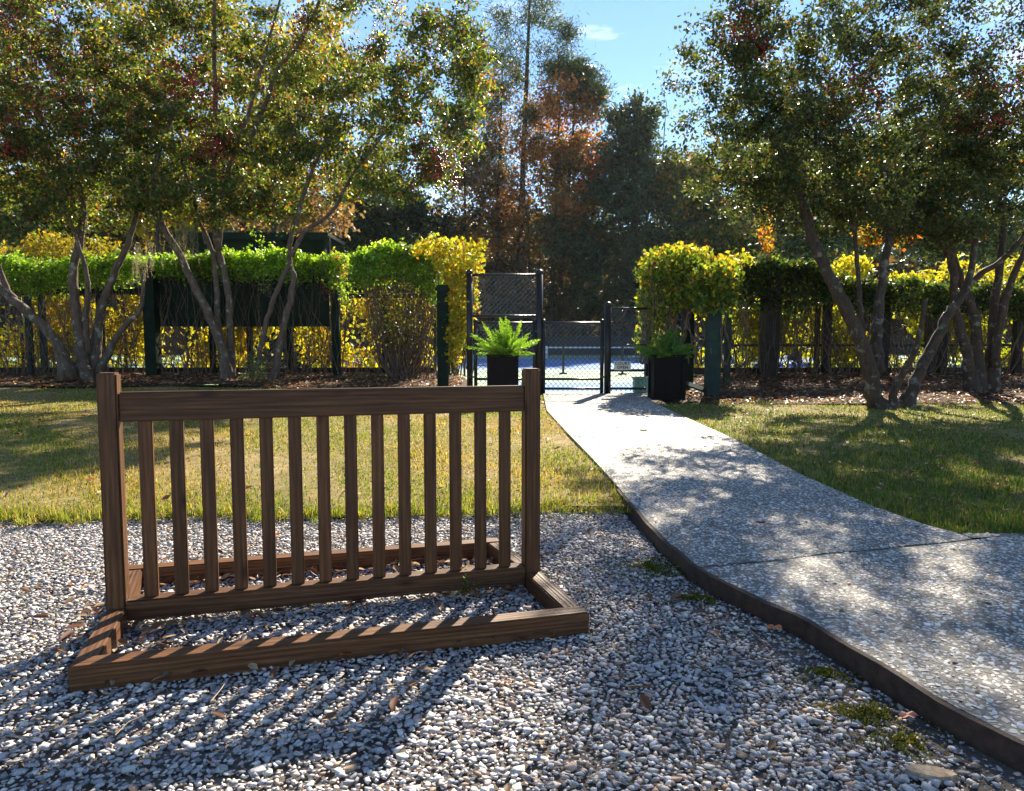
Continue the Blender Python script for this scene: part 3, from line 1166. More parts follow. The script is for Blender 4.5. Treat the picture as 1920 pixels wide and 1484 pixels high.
# sign on the low fence
sg = thing('fence_sign', 'small cream sign reading COURT OPEN hung on the chain link fence', 'sign', tuple(at(1167, 686, YG - 0.06)))
c = at(1167, 686, YG - 0.06)
mb = MB()
mb.box(c, (0.40, 0.02, 0.205))
mb.build('board', M['sign'], sg)
for txt, dy in (('COURT', 0.028), ('OPEN', -0.066)):
    cu = bpy.data.curves.new('lettering', 'FONT')
    cu.body = txt
    cu.size = 0.096
    cu.align_x = 'CENTER'
    cu.space_character = 1.12
    cu.offset = 0.003
    cu.extrude = 0.001
    to = bpy.data.objects.new('lettering_source', cu)
    COL.objects.link(to)
    dg = bpy.context.evaluated_depsgraph_get()
    me = bpy.data.meshes.new_from_object(to.evaluated_get(dg))
    bpy.data.objects.remove(to)
    me.materials.clear()
    lo = link('lettering', me, M['sign_ink'], sg)
    lo.location = (0, -0.0125, dy - 0.005)
    lo.rotation_euler = (R(90), 0, 0)

# pale green bin beyond the low fence
cb = at(1203, 724, 17.3)
bn = thing('court_bin', 'small pale green slatted box behind the low fence and planter', 'box', (cb[0], 17.4, 0.04))
mb = MB()
mb.box((cb[0], 17.4, 0.22), (0.36, 0.3, 0.34))
mb.build('body', M['bin'], bn)
for k in range(4):
    mb = MB()
    mb.box((cb[0] - 0.135 + 0.09 * k, 17.24, 0.22), (0.08, 0.02, 0.36))
    mb.build('slat', M['bin'], bn)
mb = MB()
mb.box((cb[0], 17.39, 0.415), (0.42, 0.36, 0.04))
mb.build('lid', M['bin'], bn)

# tennis net far off
tn_ = thing('tennis_net', 'tennis net with white top band on the blue court beyond the gate', 'net', (2.6, 52.0, 0.04))
for xx in (2.55, 14.5):
    mb = MB()
    mb.tube([(xx, 52, 0.03), (xx, 52, 1.0)], 0.09, 8)
    mb.build('net_post', M['white_paint'], tn_, smooth=True)
mb = MB()
mb.box((8.5, 52, 0.9), (12, 0.03, 0.1))
mb.build('top_band', M['white_paint'], tn_)
mb = MB()
for k in np.arange(2.6, 14.5, 0.16):
    mb.box((k, 52, 0.45), (0.025, 0.012, 0.82))
for k in np.arange(0.08, 0.86, 0.12):
    mb.box((8.5, 52.01, k), (12, 0.008, 0.025))
mb.build('netting', M['net'], tn_, stuff=True)
for px, Y, lab in ((1056, 28.0, 'thin dark pole on the court seen through the middle of the gate'), (1167, 27.5, 'thin dark pole on the court behind the COURT OPEN sign')):
    mb = MB()
    mb.tube([(xat(px, Y), Y, 0.03), (xat(px, Y), Y, zat(650, Y))], 0.05, 6)
    mb.box((xat(px, Y), Y, 0.06), (0.3, 0.3, 0.06))
    tag(mb.build('court_pole', M['black_metal'], smooth=False), lab, 'pole')
# far windscreen round the courts
ws = thing('court_windscreen', 'long dark windscreen fence at the far end of the courts', 'fence', (0, 66, 0.03))
mb = MB()
mb.box((2, 66, 0.95), (100, 0.04, 1.7))
mb.build('screen', M['screen'], ws)
for k in np.arange(-46, 52, 4.0):
    mb = MB()
    mb.tube([(k, 65.92, 0.0), (k, 65.92, 3.1)], 0.05, 6)
    mb.build('post', M['black_metal'], ws)
mb = MB()
mb.tube([(-48, 65.92, 2.75), (52, 65.92, 2.75)], 0.035, 6)
mb.build('rail', M['black_metal'], ws)

# pavilion behind the left hedge
YP = 32.0
pv = thing('court_pavilion', 'dark green flat roofed pavilion behind the clipped hedge on the left', 'pavilion', (xat(485, YP), YP + 1.4, 0.03))
x0, x1 = xat(348, YP), xat(612, YP)
zt, zr = zat(444, YP), zat(436, YP)
mb = MB()
mb.box(((x0 + x1) / 2, YP + 1.4, (0.03 + zt) / 2), (x1 - x0, 2.6, zt - 0.03))
mb.build('wall', M['green_paint'], pv)
mb = MB()
mb.box(((x0 + x1) / 2, YP + 1.4, zt + 0.075), (x1 - x0 + 0.5, 3.3, 0.15))
mb.build('roof', M['green_paint'], pv)
mb = MB()
mb.box(((x0 + x1) / 2, YP - 0.26, zt - 0.06), (x1 - x0 + 0.46, 0.05, 0.22))
mb.build('fascia', M['green_paint'], pv)
for px in (352, 590, 622):
    mb = MB()
    mb.box((xat(px, YP), YP - 0.1, zt / 2), (0.12, 0.12, zt))
    mb.build('post', M['green_grey'] if px == 623 else M['green_paint'], pv)

# ------------------------------------------------------------------ planters and ferns


def planter(px, Y, wd, zb, lab):
    x = xat(px, Y)
    h = 0.93
    p = thing('planter', lab, 'planter', (x, Y, zb), 'square planters flanking the path')
    z0 = zb
    mb = MB()
    mb.box((x, Y, z0 + h / 2), (wd - 0.06, wd - 0.06, h - 0.04))
    mb.build('box', M['planter'], p)
    e = wd / 2
    for sx in (-1, 1):
        for sy in (-1, 1):
            mb = MB()
            mb.box((x + sx * (e - 0.035), Y + sy * (e - 0.035), z0 + h / 2), (0.08, 0.08, h - 0.003))
            mb.build('corner_post', M['planter'], p)
    for zz, hh in ((z0 + 0.06, 0.1), (z0 + h - 0.07, 0.1)):
        mb = MB()
        mb.box((x, Y - e + 0.02, zz), (wd - 0.155, 0.035, hh))
        mb.box((x, Y + e - 0.02, zz), (wd - 0.155, 0.035, hh))
        mb.box((x - e + 0.02, Y, zz), (0.035, wd - 0.155, hh))
        mb.box((x + e - 0.02, Y, zz), (0.035, wd - 0.155, hh))
        mb.build('panel_rail', M['planter'], p)
    mb = MB()
    for a, b, c_, d_ in ((0, -e + 0.01, wd + 0.03, 0.07), (0, e - 0.01, wd + 0.03, 0.07), (-e + 0.01, 0, 0.07, wd - 0.09), (e - 0.01, 0, 0.07, wd - 0.09)):
        mb.box((x + a, Y + b, z0 + h + 0.012), (c_, d_, 0.03))
    mb.build('rim', M['planter'], p)
    mb = MB()
    mb.box((x, Y, z0 + h - 0.06), (wd - 0.075, wd - 0.075, 0.09))
    mb.build('soil', M['mulch'], p)
    return x, Y, z0 + h


def foxtail_fern(x, y, z, nf, lmin, lmax, lab, cols, seed, side=0.0):
    r = np.random.default_rng(seed)
    f = thing('foxtail_fern', lab, 'fern', (x, y, z), 'foxtail ferns in the planters')
    for k in range(nf):
        az = 2 * math.pi * (k + r.uniform(-.4, .4)) / nf * 3.0
        tilt = abs(r.normal(0.0, 0.75)) if k % 3 else r.uniform(0.9, 1.5)
        tilt = min(tilt, 1.5)
        L = r.uniform(lmin, lmax) * (1.0 - 0.12 * (tilt > 1.2))
        d = np.array((math.cos(az) * math.sin(tilt), math.sin(az) * math.sin(tilt), math.cos(tilt)))
        p0 = np.array((x + r.uniform(-.14, .14), y + r.uniform(-.14, .14), z + 0.0))
        pts = []
        bend = r.uniform(0.05, 0.28) * (1 if tilt > 0.5 else 0.4)
        for i in range(9):
            t = i / 8
            pts.append(p0 + d * L * t + np.array((d[0], d[1], -0.9)) * bend * L * t * t * (0.6 if tilt > 1 else 1))
        pts = np.array(pts)
        nl = 210
        tt = r.uniform(0.02, 1, nl)
        i0 = np.minimum((tt * 8).astype(int), 7)
        base = pts[i0] + (pts[i0 + 1] - pts[i0]) * (tt * 8 - i0)[:, None]
        axis = pts[np.minimum(i0 + 1, 8)] - pts[i0]
        axis /= np.linalg.norm(axis, axis=1, keepdims=True)
        rad = rand_unit(nl, r)
        rad -= axis * (rad * axis).sum(1, keepdims=True)
        rad /= np.linalg.norm(rad, axis=1, keepdims=True)
        prof = 0.052 * np.minimum(1, (1 - tt) * 3.2 + 0.25) * np.minimum(1, 0.5 + tt * 3)
        dd = rad * 0.75 + axis * 0.6
        dd /= np.linalg.norm(dd, axis=1, keepdims=True)
        Ln = (prof * r.uniform(0.8, 1.3, nl))[:, None]
        s = np.cross(dd, rand_unit(nl, r))
        s /= np.linalg.norm(s, axis=1, keepdims=True)
        wv = 0.0085
        V = np.stack([base, base + dd * Ln * .5 + s * wv, base + dd * Ln * 1.1, base + dd * Ln * .5 - s * wv], 1)
        V = V - np.array((x, y, z))
        me = quick_mesh('frond', V, 4, [(0, 1, 2, 3)], palette(nl, cols, 0.15, r))
        link('frond', me, M['frond'], f)
    return f


px_, py_, pz_ = planter(943, 14.4, 0.62, 0.085, 'dark square planter left of the gate, holding a bright green fern')
foxtail_fern(px_, py_, pz_, 64, 0.5, 0.86, 'large bright green foxtail fern in the planter left of the gate', [((0.20, 0.36, 0.03), 3), ((0.28, 0.42, 0.05), 2), ((0.12, 0.26, 0.03), 1)], 3)
px_, py_, pz_ = planter(1250, 15.1, 0.66, 0.07, 'dark square planter at the right edge of the shell path by the arbor')
foxtail_fern(px_, py_, pz_, 52, 0.4, 0.7, 'small shaded dark green fern in the planter beside the arbor', [((0.10, 0.21, 0.045), 3), ((0.15, 0.28, 0.05), 2)], 5)


# ------------------------------------------------------------------ trees
def catmull(pts, rad, per=4):
    pts = [np.asarray(p, float) for p in pts]
    P_ = [2 * pts[0] - pts[1]] + pts + [2 * pts[-1] - pts[-2]]
    out, ro = [], []
    for i in range(len(pts) - 1):
        a, b, c, d = P_[i:i + 4]
        for k in range(per):
            t = k / per
            out.append(0.5 * ((2 * b) + (-a + c) * t + (2 * a - 5 * b + 4 * c - d) * t * t + (-a + 3 * b - 3 * c + d) * t ** 3))
            ro.append(rad[i] + (rad[i + 1] - rad[i]) * t)
    out.append(pts[-1])
    ro.append(rad[-1])
    return out, ro


def grow(nodes, nrad, attract, r, rmax=0.035, jit=0.12, sag=0.0):
    """connect every attractor to the nearest part of the growing skeleton; returns twig polylines"""
    nodes = [np.asarray(p) for p in nodes]
    nrad = list(nrad)
    arr = np.zeros((len(nodes) + len(attract) * 4 + 8, 3))
    arr[:len(nodes)] = nodes
    cnt = len(nodes)
    d0 = np.array([np.min(np.sum((arr[:cnt] - a) ** 2, 1)) for a in attract])
    order = np.argsort(d0)
    tw = []
    for oi in order:
        a = attract[oi]
        dd = np.sum((arr[:cnt] - a) ** 2, 1)
        # prefer joints below the tip so the branches rise
        dd = dd * (1 + 0.6 * (arr[:cnt, 2] > a[2] - 0.05))
        j = int(np.argmin(dd))
        p = arr[j].copy()
        v = a - p
        L = np.linalg.norm(v)
        if L < 0.05:
            continue
        r0 = min(nrad[j] * 0.62, rmax, 0.009 + 0.013 * L)
        mid = p + v * 0.5 + r.normal(0, jit * L, 3) + np.array((0, 0, 0.08 * L - sag * L))
        pts = [p, (p + mid) / 2 + r.normal(0, jit * .3 * L, 3), mid, (mid + a) / 2 + r.normal(0, jit * .4 * L, 3), a]
        rr = [r0, r0 * .85, r0 * .68, r0 * .5, r0 * .3]
        tw.append((pts, rr))
        for q, s in zip(pts[1:], rr[1:]):
            arr[cnt] = q
            nrad.append(s)
            cnt += 1
    return tw


def in_blob(r, b, n):
    px, py, Y, rx, ry, rd = b[:6]
    c = at(px, py, Y)
    k = Y / F_PX
    u = rand_unit(n, r) * (r.random((n, 1)) ** (1 / 2.4))
    far = r.random((n, 1)) < 0.2
    u = np.where(far, u * r.uniform(1.0, 1.35, (n, 1)), u)
    return c + u * np.array((rx * k, rd, ry * k))


def tree(name, lab, cat, stems, blobs, cols, leaf, seed, bark, lmat, n_leaf, spread, group=None, berries=0, berry_at=None, base=None, twig_sides=3, rmax=0.035, droop=0.25):
    """stems: list of (points, radii) in the world; blobs: (px, py, depth, rx, ry, rdepth, n_twigs)"""
    r = np.random.default_rng(seed)
    loc = base if base is not None else tuple(stems[0][0][0])
    t = thing(name, lab, cat, tuple(float(q) for q in loc), group)
    nodes, nr = [], []
    for pts, rad in stems:
        p2, r2 = catmull(pts, rad, 5)
        p2 = [p + r.normal(0, 0.15, 3) * rr * np.array((1, 1, .5)) for p, rr in zip(p2, r2)]
        r2 = [q * r.uniform(0.93, 1.07) for q in r2]
        if p2[0][2] < 0.7:
            for i_, g_ in enumerate((1.75, 1.4, 1.2, 1.1)):
                r2[i_] *= g_
            p2[0] = p2[0] - np.array((0, 0, 0.12))
        mb = MB()
        mb.tube(p2, r2, 9)
        mb.build('trunk', bark, t, smooth=True)
        k0 = int(len(p2) * 0.45)
        nodes += p2[k0:]
        nr += r2[k0:]
    at_ = np.concatenate([in_blob(r, b, b[6]) for b in blobs])
    tw = grow(nodes, nr, at_, r, rmax)
    mb = MB()
    for pts, rr in tw:
        mb.tube(pts, rr, twig_sides, cap=False)
    mb.build('branches', bark, t, stuff=True)
    # leaves scattered about the outer half of each twig
    per = max(1, int(n_leaf / max(1, len(tw))))
    A = np.array([tt[0] for tt in tw])                       # (T,5,3)
    T = len(A)
    w_ = r.gamma(1.3, 1 / 1.3, T)                            # uneven clumps
    cnt = np.maximum(0, (per * w_)).astype(int)
    idx = np.repeat(np.arange(T), cnt)
    u = r.beta(2.4, 1.0, len(idx)) * 4
    i0 = np.minimum(u.astype(int), 3)
    fr = (u - i0)[:, None]
    P_ = A[idx, i0] * (1 - fr) + A[idx, i0 + 1] * fr
    sp_ = spread * (0.35 + r.gamma(2, 0.45, len(idx)))[:, None]
    P_ = P_ + rand_unit(len(idx), r) * sp_ * np.array((1, 1, 0.66))
    ctint = palette(len(idx), cols, 0.22, r)
    tone = r.normal(1, 0.16, T).clip(0.6, 1.5)[idx][:, None]   # each spray has its own shade of green
    me = leaf_mesh('crown', P_ - np.array(ROOTLOC[t.name]), leaf[0], leaf[1], np.clip(ctint * tone, 0.004, 0.9), droop)
    link('crown', me, lmat, t, stuff=True)
    if berries:
        tips = A[:, 4]
        if berry_at is not None:
            bc = np.array([at(*q[:3]) for q in berry_at])
            br = np.array([q[3] for q in berry_at])
            near = (np.linalg.norm(tips[:, None] - bc[None], axis=2) < br[None]).any(1)
            tips = tips[near] if near.any() else tips
        ci = r.integers(0, len(tips), max(1, berries // 7))
        cc = tips[ci] + r.normal(0, 0.16, (len(ci), 3))
        bp = np.repeat(cc, 7, 0) + r.normal(0, 0.09, (len(ci) * 7, 3))
        o8 = np.array([(1, 0, 0), (-1, 0, 0), (0, 1, 0), (0, -1, 0), (0, 0, 1), (0, 0, -1)]) * 0.03
        V = bp[:, None, :] + o8[None] * r.uniform(0.7, 1.2, (len(bp), 1, 1)) - np.array(ROOTLOC[t.name])
        me = quick_mesh('berries', V, 6, [(0, 2, 4), (2, 1, 4), (1, 3, 4), (3, 0, 4), (2, 0, 5), (1, 2, 5), (3, 1, 5), (0, 3, 5)])
        link('berries', me, M['berry'], t, stuff=True)
    return t


def stem(pxs, Y, r0, r1, dy=0.0, rs=None):
    n = len(pxs)
    pts = [at(x, y, Y + dy * k / (n - 1)) for k, (x, y) in enumerate(pxs)]
    return (pts, [r0 + (r1 - r0) * (k / (n - 1)) ** 0.8 for k in range(n)])


LG = [((0.06, 0.10, 0.025), 42), ((0.13, 0.165, 0.028), 24), ((0.028, 0.055, 0.022), 20), ((0.13, 0.045, 0.04), 10), ((0.34, 0.26, 0.035), 3), ((0.30, 0.12, 0.02), 2)]
YA_, YB_ = 18.2, 18.6
tree('berry_tree', 'multi stemmed berry tree at far left with one trunk leaning out of frame', 'tree',
     [stem([(158, 712), (150, 640), (139, 560), (139, 500), (156, 400), (143, 335), (110, 300), (70, 200)], YA_, 0.155, 0.05),
      stem([(176, 700), (185, 600), (212, 520), (246, 440), (262, 362), (270, 250)], YA_ + .3, 0.14, 0.04, 0.5),
      stem([(165, 665), (160, 600), (165, 530), (150, 470), (132, 415)], YA_ + .1, 0.09, 0.035, -0.4),
      stem([(128, 705), (104, 640), (62, 596), (0, 540), (-60, 480), (-90, 380)], YA_ - .3, 0.15, 0.07, -0.6),
      stem([(40, 575), (14, 545), (-4, 495), (-20, 420)], YA_ - .55, 0.09, 0.05, -0.3),
      stem([(186, 695), (225, 622), (262, 582), (270, 520), (282, 486)], YA_ + .2, 0.09, 0.04, 0.4)],
     [(40, 130, 17.8, 200, 170, 2.2, 210), (150, 320, 18.0, 180, 110, 2.0, 190), (-120, 260, 17.6, 150, 200, 2.0, 90), (120, -120, 18, 260, 120, 2.2, 110), (60, 370, 18.6, 130, 60, 1.4, 60)],
     LG, (0.118, 0.06), 21, M['bark_l'], M['leaf'], 48000, 0.19, 'berry trees beside the hedges', 2600, [(60, 200, 17.5, 1.6), (160, 170, 17.5, 1.3), (30, 60, 17.6, 1.5)])
tree('berry_tree', 'pale multi stemmed berry tree rising behind the left post of the wooden rack', 'tree',
     [stem([(428, 730), (416, 650), (386, 580), (341, 490), (302, 410), (289, 345), (296, 290), (330, 200)], YB_, 0.14, 0.05, -0.3),
      stem([(424, 705), (409, 610), (405, 520), (397, 468), (372, 410), (364, 372), (340, 300)], YB_ + .15, 0.10, 0.035, 0.3),
      stem([(432, 725), (432, 600), (424, 520), (408, 462), (399, 400), (400, 330), (404, 200), (402, 60), (403, -60)], YB_ + .25, 0.11, 0.045, 0.2),
      stem([(410, 470), (416, 400), (424, 335), (440, 285), (470, 200), (495, 110), (525, 0)], YB_ + .2, 0.075, 0.03, -0.2),
      stem([(430, 690), (440, 712), (452, 730)], YB_, 0.05, 0.035)],
     [(330, 110, 19.6, 190, 150, 2.0, 220), (420, 260, 19.4, 180, 110, 1.7, 180), (250, 250, 19.0, 130, 110, 1.7, 110), (380, -130, 18.8, 240, 120, 2.2, 120), (360, 370, 18.0, 150, 50, 1.4, 60)],
     LG, (0.118, 0.06), 22, M['bark_l'], M['leaf'], 48000, 0.19, 'berry trees beside the hedges', 700, [(350, 150, 18.4, 0.8), (420, 300, 18, 0.7)])
tree('berry_tree', 'berry tree with a forked trunk in front of the pavilion', 'tree',
     [stem([(509, 730), (524, 656), (540, 580), (551, 523), (543, 492), (547, 438), (560, 395), (590, 310), (640, 210)], YB_ - .1, 0.105, 0.04, 0.2),
      stem([(478, 722), (488, 656), (506, 585), (530, 522), (543, 495)], YB_ - .2, 0.07, 0.06, 0.1),
      stem([(545, 482), (573, 433), (622, 398), (660, 330), (720, 250)], YB_ - .1, 0.065, 0.03, -0.3),
      stem([(470, 260), (500, 190), (520, 130), (556, 90), (600, 0), (620, -80)], YB_, 0.06, 0.035, 0.4)],
     [(600, 120, 19.7, 170, 140, 2.0, 210), (720, 240, 19.0, 140, 110, 1.8, 170), (570, 300, 19.0, 170, 90, 1.7, 150), (800, 120, 18.8, 105, 110, 1.5, 110), (830, 300, 18.6, 50, 60, 1.0, 34), (850, 60, 18.8, 60, 70, 1.2, 40), (885, 130, 18.7, 40, 70, 1.0, 36), (860, 235, 15.9, 40, 45, 0.9, 30), (892, 150, 16.9, 36, 50, 0.9, 30), (740, 350, 18.4, 70, 40, 1.0, 30), (640, -120, 19, 190, 110, 2.0, 90), (500, 390, 18.4, 90, 40, 1.0, 30)],
     LG, (0.118, 0.06), 23, M['bark_l'], M['leaf'], 47000, 0.185, 'berry trees beside the hedges', 1000, [(810, 300, 18.4, 0.9), (720, 70, 18.6, 0.7), (560, 60, 18.8, .7)])

RG = [((0.055, 0.082, 0.03), 50), ((0.105, 0.125, 0.035), 24), ((0.032, 0.052, 0.024), 20), ((0.11, 0.04, 0.03), 4), ((0.25, 0.12, 0.02), 1)]
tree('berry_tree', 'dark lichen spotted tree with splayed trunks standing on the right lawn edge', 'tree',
     [stem([(1652, 772), (1640, 740), (1625, 672), (1593, 594), (1561, 529), (1529, 465), (1512, 400), (1490, 330), (1440, 240)], 13.2, 0.17, 0.06, -0.5),
      stem([(1648, 700), (1643, 642), (1647, 589), (1652, 535), (1666, 454), (1670, 400), (1660, 300)], 13.3, 0.12, 0.05, 0.5),
      stem([(1668, 775), (1682, 723), (1709, 670), (1724, 629), (1735, 560)], 13.1, 0.08, 0.04, -0.4),
      stem([(1690, 772), (1714, 718), (1744, 659), (1776, 594), (1800, 560), (1817, 525), (1830, 430)], 13.3, 0.13, 0.05, 0.6),
      stem([(1620, 660), (1612, 560), (1606, 480), (1598, 410), (1570, 320), (1560, 180)], 13.4, 0.05, 0.03, 0.4)],
     [(1480, 110, 13.0, 190, 150, 1.8, 200), (1390, 240, 12.8, 120, 110, 1.5, 85), (1560, 290, 13.2, 180, 110, 1.8, 180), (1420, 350, 13.0, 130, 60, 1.2, 60), (1620, 120, 13.6, 130, 150, 1.6, 120), (1580, -140, 13.4, 230, 130, 1.9, 140), (1330, 110, 12.9, 80, 70, 1.0, 26), (1560, 400, 13.4, 150, 45, 1.3, 70)],
     RG, (0.085, 0.046), 31, M['bark_r'], M['leaf_gloss'], 54000, 0.155, 'berry trees beside the hedges', 700, [(1420, 60, 12.8, 0.5), (1600, 170, 13.2, 0.6)])
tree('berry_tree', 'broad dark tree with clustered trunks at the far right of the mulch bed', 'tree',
     [stem([(1822, 738), (1811, 656), (1795, 602), (1790, 540), (1782, 481), (1763, 454), (1736, 421), (1680, 340)], 15.8, 0.13, 0.05, -0.3),
      stem([(1834, 740), (1828, 615), (1817, 562), (1792, 502), (1785, 430), (1800, 330)], 15.9, 0.14, 0.05, 0.2),
      stem([(1857, 740), (1863, 629), (1868, 535), (1879, 467), (1880, 380)], 16.0, 0.14, 0.05, 0.3),
      stem([(1866, 690), (1884, 562), (1917, 481), (1960, 380)], 15.8, 0.10, 0.05, -0.4),
      stem([(1800, 556), (1830, 521), (1871, 494), (1911, 454), (1950, 390)], 15.7, 0.08, 0.04, -0.3)],
     [(1800, 160, 15.6, 180, 190, 2.2, 230), (1840, 330, 15.8, 170, 110, 2.0, 170), (1700, 370, 15.2, 150, 70, 1.7, 90), (1950, 240, 15.8, 150, 180, 2.0, 120), (1800, -140, 16, 260, 130, 2.2, 120), (1740, 250, 15.4, 120, 120, 1.6, 80), (1510, 330, 17.4, 120, 80, 1.4, 80), (1760, 425, 14.6, 170, 40, 1.6, 60), (1640, 300, 17.2, 90, 70, 1.3, 50)],
     RG, (0.095, 0.05), 32, M['bark_r'], M['leaf_gloss'], 70000, 0.17, 'berry trees beside the hedges', 1300, [(1850, 180, 15.2, 1.3), (1700, 90, 15.4, .8)])


# ------------------------------------------------------------------ hedges and vines
def foliage_box(r, n, x0, x1, top, bot, Y0, Y1, edge=0.16):
    """leaf points hugging the surface of a clipped hedge; top/bot are functions of x"""
    x = r.uniform(x0, x1, n)
    t = r.random(n)
    y = np.where(t < 0.45, Y0 + r.exponential(0.16, n), r.uniform(Y0, Y1, n))
    tp, bt = top(x), bot(x)
    f = np.where(t < 0.45, r.random(n) ** 0.8, np.where(t < 0.85, 1 - r.exponential(0.09, n), r.random(n)))
    f = np.clip(f, 0, 1.06)
    z = bt + (tp - bt) * f
    P_ = np.stack([x, y, z], 1) + r.normal(0, edge * 0.45, (n, 3))
    return P_


def stems_between(mb, r, n, x0, x1, Y0, Y1, zb, zt, wig=0.2, rad=0.012, fan=1.0):
    for _ in range(n):
        xa = r.uniform(x0, x1)
        ya = r.uniform(Y0, Y1)
        xb = (xa - (x0 + x1) / 2) * fan + (x0 + x1) / 2 + r.normal(0, 0.55)
        pts = []
        for k in range(6):
            t = k / 5
            pts.append((xa + (xb - xa) * t + r.normal(0, wig * 0.5) * (k > 0), ya + r.normal(0, 0.08), zb + (zt - zb) * t))
        r0 = rad * r.uniform(0.5, 1.6)
        mb.tube(pts, [r0 * (1 - 0.11 * k) for k in range(6)], 4, cap=False)


def hedge(lab, p0, p1, ptop, pbot, Y0, Y1, n, cols, seed, nst, leaf=(0.10, 0.062), bushy=None, group='clipped hedges along the court fence', stemb=0.3, fringe=0.2):
    r = np.random.default_rng(seed)
    x0, x1 = xat(p0, Y0), xat(p1, Y0)
    h = thing('hedge', lab, 'hedge', ((x0 + x1) / 2, (Y0 + Y1) / 2, 0.3), group)
    zt = lambda x: np.interp(x, [xat(q[0], Y0) for q in ptop], [zat(q[1], Y0) for q in ptop]) + 0.10 * noise2(x, x * 0 + seed, 3.0) + 0.07 * noise2(x, x * 0 + seed, 9.0)
    zb = lambda x: np.interp(x, [xat(q[0], Y0) for q in pbot], [zat(q[1], Y0) for q in pbot]) + 0.10 * noise2(x, x * 0 + seed * 2, 4.0)
    P_ = foliage_box(r, n, x0, x1, zt, zb, Y0, Y1)
    # sprigs above the clipped top
    m = int(n * fringe * 0.3)
    sx = r.uniform(x0, x1, max(2, m // 16))
    si = r.integers(0, len(sx), m)
    hgt = np.abs(r.normal(0, 0.16, len(sx)))
    q = np.stack([sx[si] + r.normal(0, 0.04, m), r.uniform(Y0, Y1, len(sx))[si] + r.normal(0, .04, m), zt(sx[si]) + hgt[si] * r.random(m)], 1)
    P_ = np.concatenate([P_, q])
    tn_h = palette(len(P_), cols, 0.25, r) * (1 + 0.4 * noise2(P_[:, 0], P_[:, 2] * 1.5 + seed, 2.6))[:, None]
    me = leaf_mesh('foliage', P_ - np.array(ROOTLOC[h.name]), leaf[0], leaf[1], np.clip(tn_h, 0.005, 0.8), 0.0, 0.3)
    link('foliage', me, M['leaf'], h, stuff=True)
    mb = MB()
    zmid = float(np.mean(zt(np.linspace(x0, x1, 9)))) - 0.15
    stems_between(mb, r, nst, x0, x1, Y0 + .1, Y1, stemb, zmid)
    stems_between(mb, r, int(nst * 0.5), x0, x1, Y0 - .06, Y0 + .1, stemb, zmid - 0.25, 0.2, 0.008)
    mb.build('stems', M['stem'], h, smooth=True, stuff=True)
    return h


HG = [((0.14, 0.27, 0.025), 42), ((0.22, 0.36, 0.035), 34), ((0.08, 0.16, 0.022), 22), ((0.34, 0.32, 0.03), 3)]
hedge('leafy green hedge at the far left behind the leaning trunk', -120, 290, [(-120, 495), (0, 488), (120, 492), (200, 485), (290, 490)], [(-120, 548), (100, 548), (200, 530), (290, 515)], YH - .2, YH + 1.1, 15000, HG, 41, 110)
hedge('long clipped green hedge on top of the dark board panel', 278, 648, [(278, 490), (350, 480), (450, 476), (560, 478), (640, 482)], [(278, 520), (400, 526), (520, 524), (600, 530), (648, 570)], YH - .35, YH + 1.0, 17000, HG, 42, 130)
h3 = hedge('short clipped hedge on brown bare stems beside the tall green post', 662, 832, [(662, 478), (700, 466), (800, 464), (832, 472)], [(662, 535), (740, 520), (790, 540), (832, 590)], 18.4, 19.6, 10000, HG, 43, 30)
rq = np.random.default_rng(78)
qx = rq.normal(0, 1, 2600)
qz = rq.random(2600) ** 1.6
P_ = np.stack([xat(752, 18.9) + qx * (0.75 - 0.5 * qz), 18.75 + rq.normal(0, .3, 2600), zat(520, 18.9) + (zat(650, 18.9) - zat(520, 18.9)) * qz], 1)
me = leaf_mesh('foliage', P_ - np.array(ROOTLOC[h3.name]), 0.085, 0.05, palette(2600, [((0.07, 0.10, 0.025), 4), ((0.12, 0.075, 0.04), 3), ((0.13, 0.17, 0.03), 2)], .25, rq), 0.2)
link('foliage', me, M['leaf'], h3, stuff=True)
r_ = np.random.default_rng(77)
mb = MB()
for _ in range(150):
    xa = xat(r_.uniform(735, 775), 18.9)
    ya = r_.uniform(18.6, 19.2)
    xb = xat(r_.uniform(675, 830), 18.9)
    yb = r_.uniform(18.4, 19.5)
    zb = zat(r_.uniform(490, 560), 18.9)
    bow = r_.uniform(0.3, 0.8)
    pts = []
    for k in range(7):
        t = k / 6
        pts.append((xa + (xb - xa) * (t ** bow) + r_.normal(0, .035), ya + (yb - ya) * t + r_.normal(0, .03), 0.25 + (zb - 0.25) * t))
    r0 = r_.uniform(0.008, 0.022)
    mb.tube(pts, [r0 * (1 - .1 * k) for k in range(7)], 4, cap=False)
mb.build('stems', M['stem'], h3, smooth=True, stuff=True)
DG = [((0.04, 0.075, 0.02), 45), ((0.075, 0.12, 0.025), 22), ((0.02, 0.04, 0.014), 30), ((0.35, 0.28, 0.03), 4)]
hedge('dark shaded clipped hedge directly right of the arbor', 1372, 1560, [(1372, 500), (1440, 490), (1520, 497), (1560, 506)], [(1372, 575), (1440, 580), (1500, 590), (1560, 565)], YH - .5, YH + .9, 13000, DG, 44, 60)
hedge('dark lower hedge behind the splayed trunks at the right', 1556, 2060, [(1556, 520), (1700, 532), (1800, 540), (2060, 545)], [(1556, 575), (1700, 590), (1800, 590), (2060, 600)], YH - .2, YH + .9, 18000, DG, 45, 110)


